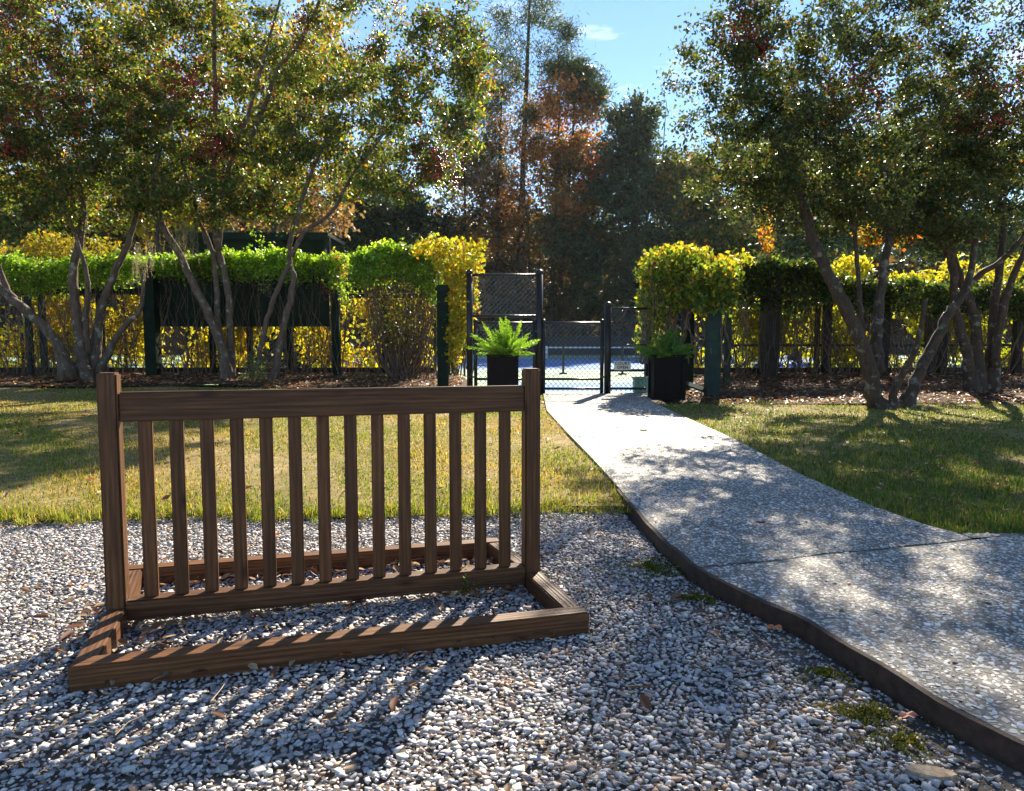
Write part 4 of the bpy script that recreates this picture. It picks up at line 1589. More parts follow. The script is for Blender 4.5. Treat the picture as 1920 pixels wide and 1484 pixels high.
def vine(name, lab, blobs, cols, seed, leaf=(0.13, 0.085), stems=None, mat='leaf_yellow', droop=0.7, group=None, nst=0, sty=0.02):
    """blobs: (px, py, Y, rx_px, ry_px, rdepth, n)"""
    r = np.random.default_rng(seed)
    c0 = at(*blobs[0][:3])
    v = thing(name, lab, 'vine', (c0[0], c0[1], 0.1), group)
    P_ = []
    for b in blobs:
        px, py, Y, rx, ry, rd, n = b
        u = rand_unit(n, r) * (r.random((n, 1)) ** (1 / 3.2))
        P_.append(at(px, py, Y) + u * np.array((rx * Y / F_PX, rd, ry * Y / F_PX)))
    P_ = np.concatenate(P_)
    keep = r.random(len(P_)) < np.clip(0.85 + 0.5 * noise2(P_[:, 0] + P_[:, 1], P_[:, 2], 4.0), 0.15, 1)
    P_ = P_[keep] + r.normal(0, 0.05, (keep.sum(), 3))
    me = leaf_mesh('foliage', P_ - np.array(ROOTLOC[v.name]), leaf[0], leaf[1], palette(len(P_), cols, 0.2, r), droop)
    link('foliage', me, M[mat], v, stuff=True)
    if nst:
        mb = MB()
        lo = P_[:, 2].min()
        for _ in range(nst):
            q = P_[r.integers(0, len(P_))]
            p = np.array((q[0] + r.normal(0, .25), q[1] + r.normal(0, .2), max(0.1, lo - 0.1)))
            pts = [p + (q - p) * t + r.normal(0, 0.06, 3) * (0 < t < 1) for t in np.linspace(0, 1, 7)]
            mb.tube(pts, [sty * (1 - .1 * k) for k in range(7)], 4, cap=False)
        mb.build('stems', M['stem'], v, smooth=True, stuff=True)
    return v


YV = [((0.46, 0.38, 0.025), 38), ((0.36, 0.38, 0.04), 24), ((0.20, 0.28, 0.03), 26), ((0.48, 0.26, 0.03), 12), ((0.3, 0.12, 0.03), 3)]
vine('yellow_vine', 'bright yellow vine spilling down beside the tall green post at the gate', [(860, 490, 17.4, 48, 40, 0.9, 1700), (862, 560, 17.3, 36, 60, 0.7, 1700), (856, 620, 17.2, 30, 50, 0.6, 1100), (846, 668, 17.2, 18, 22, 0.4, 260), (815, 468, 17.6, 40, 20, 0.8, 600), (898, 460, 17.4, 16, 8, 0.3, 90)], YV, 51, nst=26, leaf=(0.12, 0.075))
GV = [((0.11, 0.18, 0.028), 42), ((0.18, 0.25, 0.03), 26), ((0.40, 0.34, 0.03), 11), ((0.05, 0.10, 0.02), 20), ((0.42, 0.22, 0.03), 3)]
vine('arbor_vine', 'green and yellow vine draped over the arbor right of the path', [(1262, 505, 17.2, 66, 34, 1.3, 2800), (1330, 520, 16.8, 55, 32, 1.2, 1900), (1235, 560, 17.8, 38, 55, 0.9, 1700), (1300, 550, 16.8, 60, 30, 1.1, 1500), (1216, 630, 18.2, 22, 45, 0.6, 700), (1350, 560, 16.4, 30, 30, 0.6, 500), (1336, 528, 15.4, 46, 34, 0.45, 1100), (1326, 565, 15.4, 26, 26, 0.35, 420)], GV, 52, nst=45, leaf=(0.13, 0.085))
vine('arbor_vine', 'golden leafed vine crest along the top of the arbor', [(1270, 476, 17.3, 62, 11, 1.2, 650), (1215, 510, 17.6, 16, 26, 0.7, 220), (1340, 490, 16.9, 42, 9, 0.9, 240), (1208, 570, 18.0, 10, 40, 0.5, 260), (1385, 487, 17.5, 22, 8, 0.6, 160)], YV, 53, leaf=(0.13, 0.085), nst=6)


def fence_vine(lab, p0, p1, y0, y1, n, seed, cols, Y=21.0):
    r = np.random.default_rng(seed)
    x0, x1 = xat(p0, Y), xat(p1, Y)
    v = thing('yellow_vine', lab, 'vine', ((x0 + x1) / 2, Y, 0.1))
    x = r.uniform(x0, x1, n)
    z = zat(y1, Y) + (zat(y0, Y) - zat(y1, Y)) * r.beta(1.2, 1.05, n)
    keep = r.random(n) < np.clip(0.6 + 1.1 * noise2(x * 1.0, z * 1.3, 1.9), 0.03, 1)
    x, z = x[keep], z[keep]
    P_ = np.stack([x, Y + 0.1 + np.abs(r.normal(0, 0.28, len(x))), z], 1)
    me = leaf_mesh('foliage', P_ - np.array(ROOTLOC[v.name]), 0.19, 0.135, palette(len(P_), cols, 0.2, r), 0.6)
    link('foliage', me, M['leaf_yellow'], v, stuff=True)
    mb = MB()
    for _ in range(int((x1 - x0) * 4.5)):
        a = r.uniform(x0, x1)
        b = a + r.normal(0, 1.3)
        za, zb = r.uniform(0.2, 0.5), r.uniform(0.8, zat(y0, Y))
        pts = [(a + (b - a) * t + r.normal(0, .06), Y - 0.45 + r.normal(0, .12), za + (zb - za) * t ** 0.8 + r.normal(0, .04)) for t in np.linspace(0, 1, 7)]
        r0 = r.uniform(0.008, 0.02)
        mb.tube(pts, [r0 * (1 - .09 * k) for k in range(7)], 4, cap=False)
    mb.build('stems', M['stem'], v, smooth=True, stuff=True)


FV = [((0.52, 0.44, 0.02), 50), ((0.46, 0.45, 0.03), 25), ((0.3, 0.34, 0.03), 14), ((0.5, 0.3, 0.03), 9), ((0.25, 0.14, 0.05), 5)]
fence_vine('yellow leaved vine low on the fence under the dark board panel', -80, 845, 555, 694, 17000, 61, FV)
FV2 = [((0.42, 0.42, 0.02), 44), ((0.34, 0.38, 0.03), 30), ((0.2, 0.26, 0.03), 18), ((0.5, 0.34, 0.03), 7)]
fence_vine('yellow green vine low on the fence under the right hedges', 1285, 2050, 560, 694, 17000, 62, FV2)
vine('yellow_shrub', 'golden shrub showing above the hedge at the far left', [(105, 462, 22.5, 45, 26, 1.0, 900), (20, 474, 22.3, 60, 16, 1.0, 450), (190, 470, 22.5, 40, 26, .8, 380)], [((0.40, 0.30, 0.03), 50), ((0.42, 0.35, 0.05), 25), ((0.2, 0.24, 0.03), 18)], 63, leaf=(0.15, 0.08), nst=20)
vine('yellow_shrub', 'yellow leaved shrub showing above the hedge behind the splayed trunks', [(1595, 503, 21.6, 34, 22, 0.8, 560), (1710, 524, 21.6, 55, 13, 0.8, 420), (1850, 524, 21.6, 60, 22, 0.8, 560), (1790, 500, 21.8, 26, 24, .6, 240), (1905, 500, 21.8, 22, 22, .6, 180)], [((0.45, 0.40, 0.03), 45), ((0.38, 0.4, 0.04), 30), ((0.25, 0.3, 0.04), 14), ((0.5, 0.27, 0.03), 9)], 64, leaf=(0.16, 0.1), nst=20)
vine('red_vine', 'thin red creeper trailing over the right end of the long hedge', [(632, 482, 19.2, 6, 8, 0.1, 26), (642, 508, 19.2, 4, 18, 0.1, 34), (606, 540, 19.2, 4, 12, 0.1, 20), (616, 552, 19.2, 9, 4, .1, 14)], [((0.36, 0.04, 0.05), 6), ((0.35, 0.12, 0.06), 3)], 65, leaf=(0.075, 0.035), nst=5, sty=0.006)
vine('autumn_sapling', 'orange and red leaved branch hanging behind the splayed trunks', [(1635, 440, 19.0, 28, 20, .6, 520), (1695, 445, 19.0, 24, 16, .5, 260), (1435, 420, 21, 10, 45, .4, 260), (1440, 460, 21, 6, 14, .3, 90)], [((0.5, 0.2, 0.03), 5), ((0.45, 0.08, 0.03), 2), ((0.45, 0.34, 0.03), 3), ((0.2, 0.26, 0.03), 2)], 66, leaf=(0.12, 0.09), nst=8, sty=0.008)
vine('wispy_shrub', 'bare pale twiggy shrub at the foot of the arbor post', [(1375, 725, 15.6, 22, 22, .35, 70)], [((0.3, 0.28, 0.24), 1)], 67, leaf=(0.05, 0.015), nst=60, sty=0.006, droop=0)
vine('wispy_shrub', 'small silvery leaved shrub between the forked trunk and the pale stems', [(478, 690, 18.2, 22, 30, .35, 420), (470, 712, 18.2, 28, 12, .35, 200)], [((0.16, 0.20, 0.12), 2), ((0.10, 0.15, 0.07), 2)], 68, leaf=(0.07, 0.04), nst=16, sty=0.006, droop=0, mat='leaf')
vine('trailing_sprig', 'slender green sprig shooting up from the long hedge before the pavilion', [(490, 470, 18.9, 5, 40, .1, 90), (476, 436, 18.9, 6, 12, .1, 36), (500, 525, 18.9, 20, 22, .15, 110)], [((0.14, 0.25, 0.03), 1)], 69, leaf=(0.08, 0.045), nst=5, sty=0.007, droop=0, mat='leaf')

# grey hanging moss
for lab, lst, sd in (('grey green hanging moss left of the leftmost pale stem', [(272, 485), (262, 500), (280, 470)], 71), ('grey hanging moss in front of the left end of the pavilion', [(345, 440), (338, 452), (356, 445)], 72)):
    r = np.random.default_rng(sd)
    c0 = at(*lst[0], 18.0)
    P_ = []
    for q in lst:
        c = at(*q, 18.0)
        for _ in range(16):
            s = c + np.array((r.normal(0, .13), r.normal(0, .15), r.uniform(0, .35)))
            L = r.uniform(.25, .75)
            k = 26
            P_.append(s + np.stack([np.cumsum(r.normal(0, .008, k)), np.cumsum(r.normal(0, .008, k)), -np.linspace(0, L, k)], 1))
    P_ = np.concatenate(P_)
    me = leaf_mesh('hanging_moss', P_, 0.07, 0.012, palette(len(P_), [((0.22, 0.22, 0.14), 1), ((0.3, 0.27, 0.14), 1)], .2, r), 0.5)
    tag(link('hanging_moss', me, M['spanish']), lab, 'moss', kind='stuff')

# ------------------------------------------------------------------ woods behind
def far_tree(name, lab, tp, base_px, Y, blobs, cols, seed, n_leaf, leaf, spread, r0=0.22, lean=None, mat='leaf_far', twigs=None, rmax=0.08, extra=(), group='trees in the woods behind the courts', droop=0.1, bark='bark_far'):
    """tp: reading of the top of the trunk"""
    if 640 < base_px < 1440 and Y < 68:
        k_ = (66.0 + 0.12 * Y) / Y
        Y = Y * k_
        blobs = [(b[0], b[1], Y, b[3], b[4], b[5] * k_, b[6]) for b in blobs]
        leaf = (leaf[0] * k_, leaf[1] * k_)
        spread, r0, rmax = spread * k_, r0 * k_ * 0.8, rmax * k_ * 0.8
    top = at(tp[0], tp[1], Y)
    bx = xat(base_px, Y)
    base = np.array((bx, Y, 0.0))
    mid = (base + top) / 2 + np.array(((seed % 7 - 3) * 0.08, 0, 0))
    st = [([base, base + (mid - base) * .5, mid, (mid + top) / 2, top], [r0, r0 * .85, r0 * .7, r0 * .5, r0 * .22])]
    for pxs, a, b in extra:
        st.append(stem(pxs, Y, a, b))
    return tree(name, lab, 'tree', st, blobs, cols, leaf, seed, M[bark], M[mat], n_leaf, spread, group, twig_sides=3, rmax=rmax, droop=droop)


OL = [((0.05, 0.075, 0.02), 5), ((0.13, 0.14, 0.025), 3), ((0.03, 0.05, 0.016), 3), ((0.32, 0.22, 0.03), 1.3)]
YL = [((0.34, 0.28, 0.03), 5), ((0.2, 0.21, 0.03), 4), ((0.38, 0.2, 0.03), 2), ((0.08, 0.11, 0.02), 2)]
ORG = [((0.38, 0.17, 0.045), 6), ((0.31, 0.115, 0.035), 3), ((0.40, 0.25, 0.07), 2), ((0.18, 0.09, 0.05), 3)]
DK = [((0.022, 0.036, 0.018), 6), ((0.035, 0.055, 0.022), 4), ((0.06, 0.075, 0.03), 1)]
GO = [((0.05, 0.07, 0.03), 5), ((0.09, 0.11, 0.05), 4), ((0.03, 0.045, 0.02), 3), ((0.25, 0.2, 0.05), .5)]
DK2 = [((0.035, 0.055, 0.03), 6), ((0.055, 0.08, 0.04), 4), ((0.08, 0.10, 0.05), 1.5)]
PN = [((0.035, 0.065, 0.028), 5), ((0.06, 0.09, 0.03), 3), ((0.1, 0.11, 0.04), 1)]
BR = [((0.21, 0.13, 0.08), 5), ((0.28, 0.15, 0.07), 2), ((0.13, 0.11, 0.07), 3)]

far_tree('broadleaf_tree', 'olive and yellow tree filling the far left behind the leaning trunk', (60, -60), 90, 50, [(70, 120, 50, 150, 180, 5, 90), (40, 340, 50, 140, 90, 4, 70), (-60, 200, 50, 120, 180, 4, 30), (100, 430, 48, 120, 50, 3, 50)], OL, 101, 14000, (0.42, 0.24), 0.75)
far_tree('broadleaf_tree', 'low brown green thicket tree under the olive tree at far left', (60, 330), 40, 58, [(20, 410, 58, 110, 60, 4, 80), (170, 420, 58, 110, 50, 4, 80), (330, 420, 58, 90, 40, 4, 50)], [((0.05, 0.06, 0.03), 4), ((0.10, 0.07, 0.04), 4), ((0.2, 0.14, 0.04), 2)], 119, 9000, (0.6, 0.36), 0.9)
far_tree('broadleaf_tree', 'golden yellow tree glowing behind the pale multi stemmed tree', (300, -80), 290, 48, [(280, 180, 48, 150, 170, 4, 90), (260, 360, 48, 150, 80, 4, 70), (330, 20, 48, 130, 80, 4, 40)], YL, 102, 14000, (0.4, 0.23), 0.75, mat='leaf_yellow')
far_tree('broadleaf_tree', 'yellow green tree behind the forked tree and pavilion', (520, 20), 505, 50, [(510, 200, 50, 130, 140, 4, 80), (470, 340, 50, 120, 60, 4, 50), (600, 140, 50, 110, 120, 4, 50), (680, 300, 50, 80, 80, 3, 40)], YL, 103, 13000, (0.4, 0.23), 0.75, mat='leaf_yellow')
far_tree('broadleaf_tree', 'brown grey thinning tree above the pavilion roof', (440, 180), 455, 54, [(440, 320, 54, 150, 110, 4, 90), (560, 390, 54, 110, 60, 4, 60)], BR, 104, 9000, (0.42, 0.24), 0.8)
far_tree('evergreen_tree', 'dark low evergreen between the pavilion and the reddish bare tree', (745, 330), 745, 36, [(745, 420, 36, 110, 75, 3, 120), (680, 440, 36, 70, 50, 2.5, 40), (820, 450, 36, 60, 50, 2.5, 40)], DK, 105, 13000, (0.24, 0.13), 0.4, mat='leaf_gloss')
far_tree('bare_tree', 'thin reddish brown tree with few leaves left of the tall pine', (942, 130), 932, 46, [(935, 260, 46, 60, 130, 3, 110), (900, 330, 46, 70, 80, 2.5, 60), (960, 380, 46, 60, 70, 2.5, 50)], BR, 106, 6000, (0.24, 0.11), 0.5, r0=0.22, rmax=0.06)
far_tree('pine_tree', 'tallest pine with open tufted crown rising above the courts', (996, -60), 968, 50, [(1020, 20, 50, 46, 40, 3, 24), (945, 50, 50, 40, 36, 2.5, 16), (1062, 64, 50, 26, 22, 2, 12), (955, 130, 50, 42, 44, 2.5, 20), (1030, 120, 50, 36, 36, 2.5, 16), (985, -70, 50, 80, 50, 3, 26), (915, 210, 50, 40, 50, 2, 20), (1000, 240, 50, 46, 50, 2, 20), (930, 310, 50, 60, 40, 2, 22)], PN, 107, 16000, (0.4, 0.06), 0.6, r0=0.34)
far_tree('pine_tree', 'second pine with a rounded green crown behind the orange tree', (1085, 110), 1040, 54, [(1085, 155, 54, 48, 32, 2.5, 44), (1120, 190, 54, 22, 30, 2, 18), (1050, 130, 54, 30, 20, 2, 14)], PN, 108, 7500, (0.46, 0.08), 0.5, r0=0.26)
far_tree('autumn_tree', 'rust orange leaved tree in front of the pines', (1050, 150), 1030, 45, [(1035, 200, 45, 46, 50, 2.5, 54), (1085, 285, 45, 46, 65, 2.5, 56), (1000, 300, 45, 50, 50, 2.5, 44), (1060, 380, 45, 55, 40, 2.5, 40), (955, 400, 45, 50, 40, 2, 34), (1100, 220, 45, 20, 40, 2, 14), (930, 470, 45, 50, 40, 2, 24)], ORG, 109, 11000, (0.27, 0.15), 0.5, r0=0.2, mat='leaf_yellow')
far_tree('magnolia_tree', 'dense dark evergreen with a pointed dome behind the gate', (1190, 175), 1180, 42, [(1190, 245, 42, 48, 55, 2, 80), (1178, 330, 42, 90, 75, 3, 150), (1172, 440, 42, 125, 90, 3.5, 200), (1168, 545, 42, 140, 60, 3.5, 150)], DK2, 110, 32000, (0.29, 0.15), 0.42, r0=0.35, mat='leaf_gloss')
far_tree('autumn_tree', 'slim red and pink leaved sapling left of the dark magnolia', (1112, 260), 1100, 41, [(1112, 310, 41, 20, 40, 1, 24), (1106, 360, 41, 18, 30, 1, 12)], [((0.42, 0.08, 0.06), 3), ((0.4, 0.16, 0.05), 2)], 111, 700, (0.2, 0.11), 0.35, r0=0.14)
far_tree('broadleaf_tree', 'hazy brown tree filling the gap between the forked tree and the tall pine', (870, 250), 880, 60, [(880, 330, 60, 70, 70, 4, 70), (860, 440, 60, 90, 60, 4, 70), (960, 440, 60, 80, 60, 4, 60)], [((0.11, 0.085, 0.05), 5), ((0.07, 0.075, 0.04), 4), ((0.25, 0.12, 0.05), 1.5)], 121, 9000, (0.4, 0.22), 0.7)
far_tree('broadleaf_tree', 'tall green tree behind the orange tree and left of the magnolia', (1075, 180), 1075, 62, [(1060, 330, 62, 60, 80, 4, 70), (1050, 440, 62, 90, 70, 4, 80), (1120, 420, 62, 50, 60, 4, 40)], [((0.05, 0.075, 0.035), 5), ((0.09, 0.10, 0.04), 3), ((0.28, 0.12, 0.04), 1.2)], 122, 10000, (0.4, 0.22), 0.7)
far_tree('broadleaf_tree', 'pale green tree behind the mixed tree right of the magnolia', (1380, 250), 1390, 60, [(1360, 330, 60, 80, 60, 4, 60), (1400, 440, 60, 110, 60, 4, 80), (1290, 430, 60, 70, 60, 4, 50)], [((0.07, 0.10, 0.04), 5), ((0.12, 0.14, 0.05), 3), ((0.3, 0.2, 0.05), 1)], 124, 10000, (0.42, 0.24), 0.7)
far_tree('bare_tree', 'leafless tree with fine twigs against the sky right of the magnolia', (1250, 190), 1222, 48, [(1255, 190, 48, 40, 70, 2, 90), (1280, 260, 48, 50, 50, 2, 60), (1235, 280, 48, 30, 60, 2, 30)], BR, 112, 260, (0.14, 0.06), 0.3, r0=0.1, rmax=0.03)
far_tree('broadleaf_tree', 'mixed green and orange tree above the arbor', (1300, 290), 1300, 44, [(1290, 360, 44, 80, 60, 3, 80), (1340, 430, 44, 90, 55, 3, 80), (1250, 340, 44, 40, 30, 2, 24)], [((0.08, 0.11, 0.03), 5), ((0.2, 0.2, 0.03), 3), ((0.4, 0.17, 0.03), 2), ((0.04, 0.065, 0.02), 3)], 113, 11000, (0.3, 0.17), 0.55)
far_tree('broadleaf_tree', 'grey green tree behind the splayed trunks on the right', (1500, 220), 1490, 50, [(1480, 340, 50, 140, 110, 4, 90), (1560, 440, 50, 150, 60, 4, 80)], GO, 114, 12000, (0.42, 0.24), 0.75)
far_tree('broadleaf_tree', 'dull green tree behind the far right clustered trunks', (1760, 180), 1770, 48, [(1760, 330, 48, 170, 130, 4, 100), (1850, 450, 48, 150, 60, 4, 70)], GO, 115, 12000, (0.42, 0.24), 0.75)
far_tree('broadleaf_tree', 'shadowy green tree at the edge of the woods beyond the right frame', (1990, 200), 2000, 50, [(1980, 330, 50, 120, 140, 3, 70)], GO, 116, 5000, (0.42, 0.24), 0.75)
far_tree('evergreen_tree', 'dark bushy understorey tree under the orange tree beyond the gate', (990, 420), 990, 56, [(980, 520, 56, 100, 80, 3, 120), (1060, 565, 56, 90, 70, 3, 110), (920, 560, 56, 70, 70, 3, 70), (1160, 600, 56, 90, 45, 2, 70)], [((0.05, 0.05, 0.03), 5), ((0.09, 0.065, 0.04), 4), ((0.26, 0.13, 0.04), 1)], 117, 15000, (0.34, 0.19), 0.5)
r = np.random.default_rng(123)
n = 44000
x = r.uniform(-95, 100, n)
y = r.uniform(84, 104, n)
hmax = 17 + 6.0 * sstep(-6, -14, x) + 3.0 * noise2(x, x * 0, 0.12) - 6.0 * np.exp(-((x - 13) / 5.0) ** 2)
z = hmax * r.beta(0.95, 1.6, n)
P_ = np.stack([x, y, z], 1)
me = leaf_mesh('woodland', P_, 1.7, 1.1, palette(n, [((0.03, 0.042, 0.02), 5), ((0.05, 0.06, 0.025), 3), ((0.10, 0.065, 0.035), 2), ((0.22, 0.11, 0.03), .6)], .25, r))
tag(link('woodland', me, M['leaf_far']), 'distant dark woodland closing the view behind the courts', 'woodland', kind='stuff')
mb = MB()
for _ in range(150):
    xx = r.uniform(-90, 95)
    yy_ = r.uniform(76, 96)
    h_ = r.uniform(8, 17)
    rr = r.uniform(0.1, 0.25)
    mb.tube([(xx, yy_, 0), (xx + r.normal(0, .3), yy_, h_ * .5), (xx + r.normal(0, .6), yy_, h_)], [rr, rr * .8, rr * .4], 5, cap=False)
tag(mb.build('woodland_trunks', M['bark_far'], stuff=True), 'far off trunks standing in the dark woodland', 'woodland')


# ------------------------------------------------------------------ grass, leaves, moss and litter
def grass_blades(name, lab, n, yr, xfn0, xfn1, seed, cols_fn, hgt, yshape=1.0):
    r = np.random.default_rng(seed)
    y = yr[0] * (yr[1] / yr[0]) ** (r.random(n) ** yshape)
    a, b = xfn0(y), xfn1(y)
    x = a + (b - a) * r.random(n)
    ok = (x > a) & (x < b)
    P_ = np.stack([x, y, gz(x, y) + 0.0], 1)
    ok &= in_view(P_, 100, 60)
    bald = 1.1 * noise2(x, y * 1.6, 0.9) + 0.7 * noise2(x, y, 3.3)
    ok &= r.random(n) < np.clip(0.95 - 0.7 * sstep(0.4, 1.0, bald), 0.2, 1)
    P_, x, y, bald = P_[ok], x[ok], y[ok], bald[ok]
    m = len(P_)
    tint = cols_fn(r, x, y, m)
    az = r.uniform(0, 6.283, m)
    le = np.abs(r.normal(0, 0.75, m))
    d = np.stack([np.cos(az) * np.sin(le), np.sin(az) * np.sin(le), np.cos(le)], 1)
    L = (hgt * r.lognormal(0, .35, m) * (1 + 0.25 * noise2(x, y, 4.0)))[:, None]
    side = np.stack([-np.sin(az + r.normal(0, .8, m)), np.cos(az), np.zeros(m)], 1)
    wv = (0.0013 + 0.00045 * y)[:, None]
    top = P_ + d * L + np.array((0, 0, -0.25)) * L * np.sin(le)[:, None]
    mid = P_ + d * L * .5 + np.array((0, 0, .06)) * L
    V = np.stack([P_ - side * wv, P_ + side * wv, mid + side * wv * .8, top, mid - side * wv * .8], 1)
    me = quick_mesh('grass', V, 5, [(0, 1, 2, 4), (4, 2, 3)], tint)
    return tag(link(name, me, M['grass']), lab, 'grass', kind='stuff')


def cols_left(r, x, y, m):
    g = sstep(-0.5, 0.6, noise2(x, y, 1.7) + 0.3 * r.normal(size=m))
    near = sstep(6.3, 5.3, y) * 0.3
    green = palette(m, [((0.15, 0.20, 0.03), 3), ((0.22, 0.245, 0.035), 3), ((0.09, 0.14, 0.025), 2)], .2, r)
    straw = palette(m, [((0.36, 0.27, 0.085), 4), ((0.30, 0.21, 0.06), 3), ((0.40, 0.33, 0.16), 1)], .2, r)
    f = (r.random(m) < np.clip(g * 0.7 + near + 0.3, 0.2, .95))[:, None]
    return np.where(f, green, straw)


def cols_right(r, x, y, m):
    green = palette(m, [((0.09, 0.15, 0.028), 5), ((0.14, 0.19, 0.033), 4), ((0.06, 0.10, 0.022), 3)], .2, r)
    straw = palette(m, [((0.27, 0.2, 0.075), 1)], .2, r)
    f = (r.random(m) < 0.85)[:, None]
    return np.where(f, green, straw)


grass_blades('grass', 'short half dry lawn grass left of the shell path', 110000, (5.0, 17.0), lambda y: -0.78 * y - 0.4, lambda y: xL(y) + 0.02, 201, cols_left, 0.031)
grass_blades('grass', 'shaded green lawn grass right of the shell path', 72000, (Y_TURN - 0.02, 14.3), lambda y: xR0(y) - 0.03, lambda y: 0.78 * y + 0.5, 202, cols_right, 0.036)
# ragged fringe of tufts where the left lawn meets the gravel
r = np.random.default_rng(203)
tx = r.uniform(-5.6, 0.95, 420)
ty = y_gravel(tx) + r.normal(-0.01, 0.06, 420)
ti = np.repeat(np.arange(420), r.integers(8, 34, 420))
m = len(ti)
az = r.uniform(0, 6.283, m)
le = np.abs(r.normal(0.3, 0.55, m))
P_ = np.stack([tx[ti] + r.normal(0, .025, m), ty[ti] + r.normal(0, .02, m), np.full(m, 0.02)], 1)
d = np.stack([np.cos(az) * np.sin(le), np.sin(az) * np.sin(le) - 0.2, np.cos(le)], 1)
L = (0.055 * r.lognormal(0, .4, m))[:, None]
side = np.stack([-np.sin(az), np.cos(az), np.zeros(m)], 1) * 0.0035
top = P_ + d * L + np.array((0, 0, -.25)) * L * np.sin(le)[:, None]
mid = P_ + d * L * .5 + np.array((0, 0, .06)) * L
V = np.stack([P_ - side, P_ + side, mid + side * .8, top, mid - side * .8], 1)
me = quick_mesh('grass', V, 5, [(0, 1, 2, 4), (4, 2, 3)], palette(m, [((0.14, 0.2, 0.03), 4), ((0.22, 0.24, 0.04), 3), ((0.36, 0.27, 0.1), 2.5)], .2, r))
tag(link('grass', me, M['grass']), 'ragged grass tufts along the edge of the gravel', 'grass', kind='stuff')
r = np.random.default_rng(208)


def scatter_leaves(name, lab, cat, P_, size, cols, seed, flat=1.3):
    r = np.random.default_rng(seed)
    n = len(P_)
    az = r.uniform(0, 6.283, n)
    d = np.stack([np.cos(az), np.sin(az), r.normal(0, .25, n)], 1)
    nr = np.stack([r.normal(0, .35, n), r.normal(0, .35, n), np.ones(n)], 1)
    s = np.cross(d, nr)
    s /= np.linalg.norm(s, axis=1, keepdims=True)
    up = np.cross(s, d)
    L = (size * r.uniform(.6, 1.4, n))[:, None]
    W = L * r.uniform(.3, .55, n)[:, None]
    curl = r.uniform(0.05, 0.35, n)[:, None] * W
    V = np.stack([P_ - d * L * .5, P_ + s * W * .5 - d * L * .1 + up * curl, P_ + s * W * .35 + d * L * .25 + up * curl, P_ + d * L * .5, P_ - s * W * .35 + d * L * .25 + up * curl, P_ - s * W * .5 - d * L * .1 + up * curl], 1)
    me = quick_mesh(name, V, 6, [(0, 1, 2, 3), (0, 3, 4, 5)], palette(n, cols, .25, r))
    return tag(link(name, me, M['dry_leaf']), lab, cat, kind='stuff')


DRY = [((0.17, 0.085, 0.045), 4), ((0.12, 0.06, 0.035), 4), ((0.30, 0.19, 0.10), 3), ((0.42, 0.32, 0.2), 1.5), ((0.3, 0.12, 0.05), .6)]
n = 900
x = r.uniform(-4.2, 1.3, n)
y = 1.9 + 3.4 * r.random(n) ** 0.8
ok = (x < xL(y) - 0.03) & (y < y_gravel(x))
P1 = np.stack([x, y, np.full(n, 0.027)], 1)[ok]
P1 = P1[r.random(len(P1)) < 0.3]
# leaves caught inside and along the frame of the rack
cs, sn = math.cos(RYAW), math.sin(RYAW)
q = []
for (u0, u1, v0, v1, m) in ((0.1, RW - .1, RD - .2, RD - .1, 90), (RW - .5, RW - .1, .9, RD - .1, 40), (0.1, RW - .1, .5, .6, 60), (0.1, 0.35, 0.1, 0.6, 26), (0, RW, -0.1, 0.0, 30), (-0.12, -0.02, 0.3, 0.9, 26), (.1, RW - .1, .1, RD - .1, 40)):
    uu = r.uniform(u0, u1, m)
    vv = r.uniform(v0, v1, m)
    vv_ = vv
    uu = uu + np.where(vv > 0, XB * vv / RD, 0)
    q.append(np.stack([fl_[0] + uu * cs - vv * sn, fl_[1] + uu * sn + vv * cs, np.full(m, 0.03)], 1))
P1 = np.concatenate([P1] + q)
scatter_leaves('fallen_leaves', 'small brown fallen leaves lying on the gravel around the rack', 'fallen leaves', P1, 0.055, DRY, 204)
n = 7000
x = np.concatenate([r.uniform(-15, -1.3, n), r.uniform(3.8, 15, n)])
y = np.concatenate([r.uniform(16.4, 20.7, n), r.uniform(13.4, 20.7, n)])
P2 = np.stack([x, y, gz(x, y) + 0.045 + 0.03 * r.random(2 * n)], 1)
keep = np.concatenate([y[:n] > y_bed(x[:n]) - 0.35 * r.random(n), y[n:] > y_bed(x[n:]) - 0.5 * r.random(n)])
scatter_leaves('fallen_leaves', 'brown leaf litter covering the mulch beds under the trees', 'fallen leaves', P2[keep], 0.10, DRY, 205)
n = 1300
x = np.concatenate([r.uniform(-9, 0.8, n), r.uniform(3.0, 10, n)])
y = np.concatenate([r.uniform(5.4, 16.5, n), r.uniform(5.0, 13.6, n)])
ok = np.where(np.arange(2 * n) < n, x < xL(y), x > xR0(y) + 0.05)
P3 = np.stack([x, y, gz(x, y) + 0.03], 1)[ok]
scatter_leaves('fallen_leaves', 'dry leaves dotted over the two lawns', 'fallen leaves', P3[r.random(len(P3)) < .5], 0.065, DRY, 206)

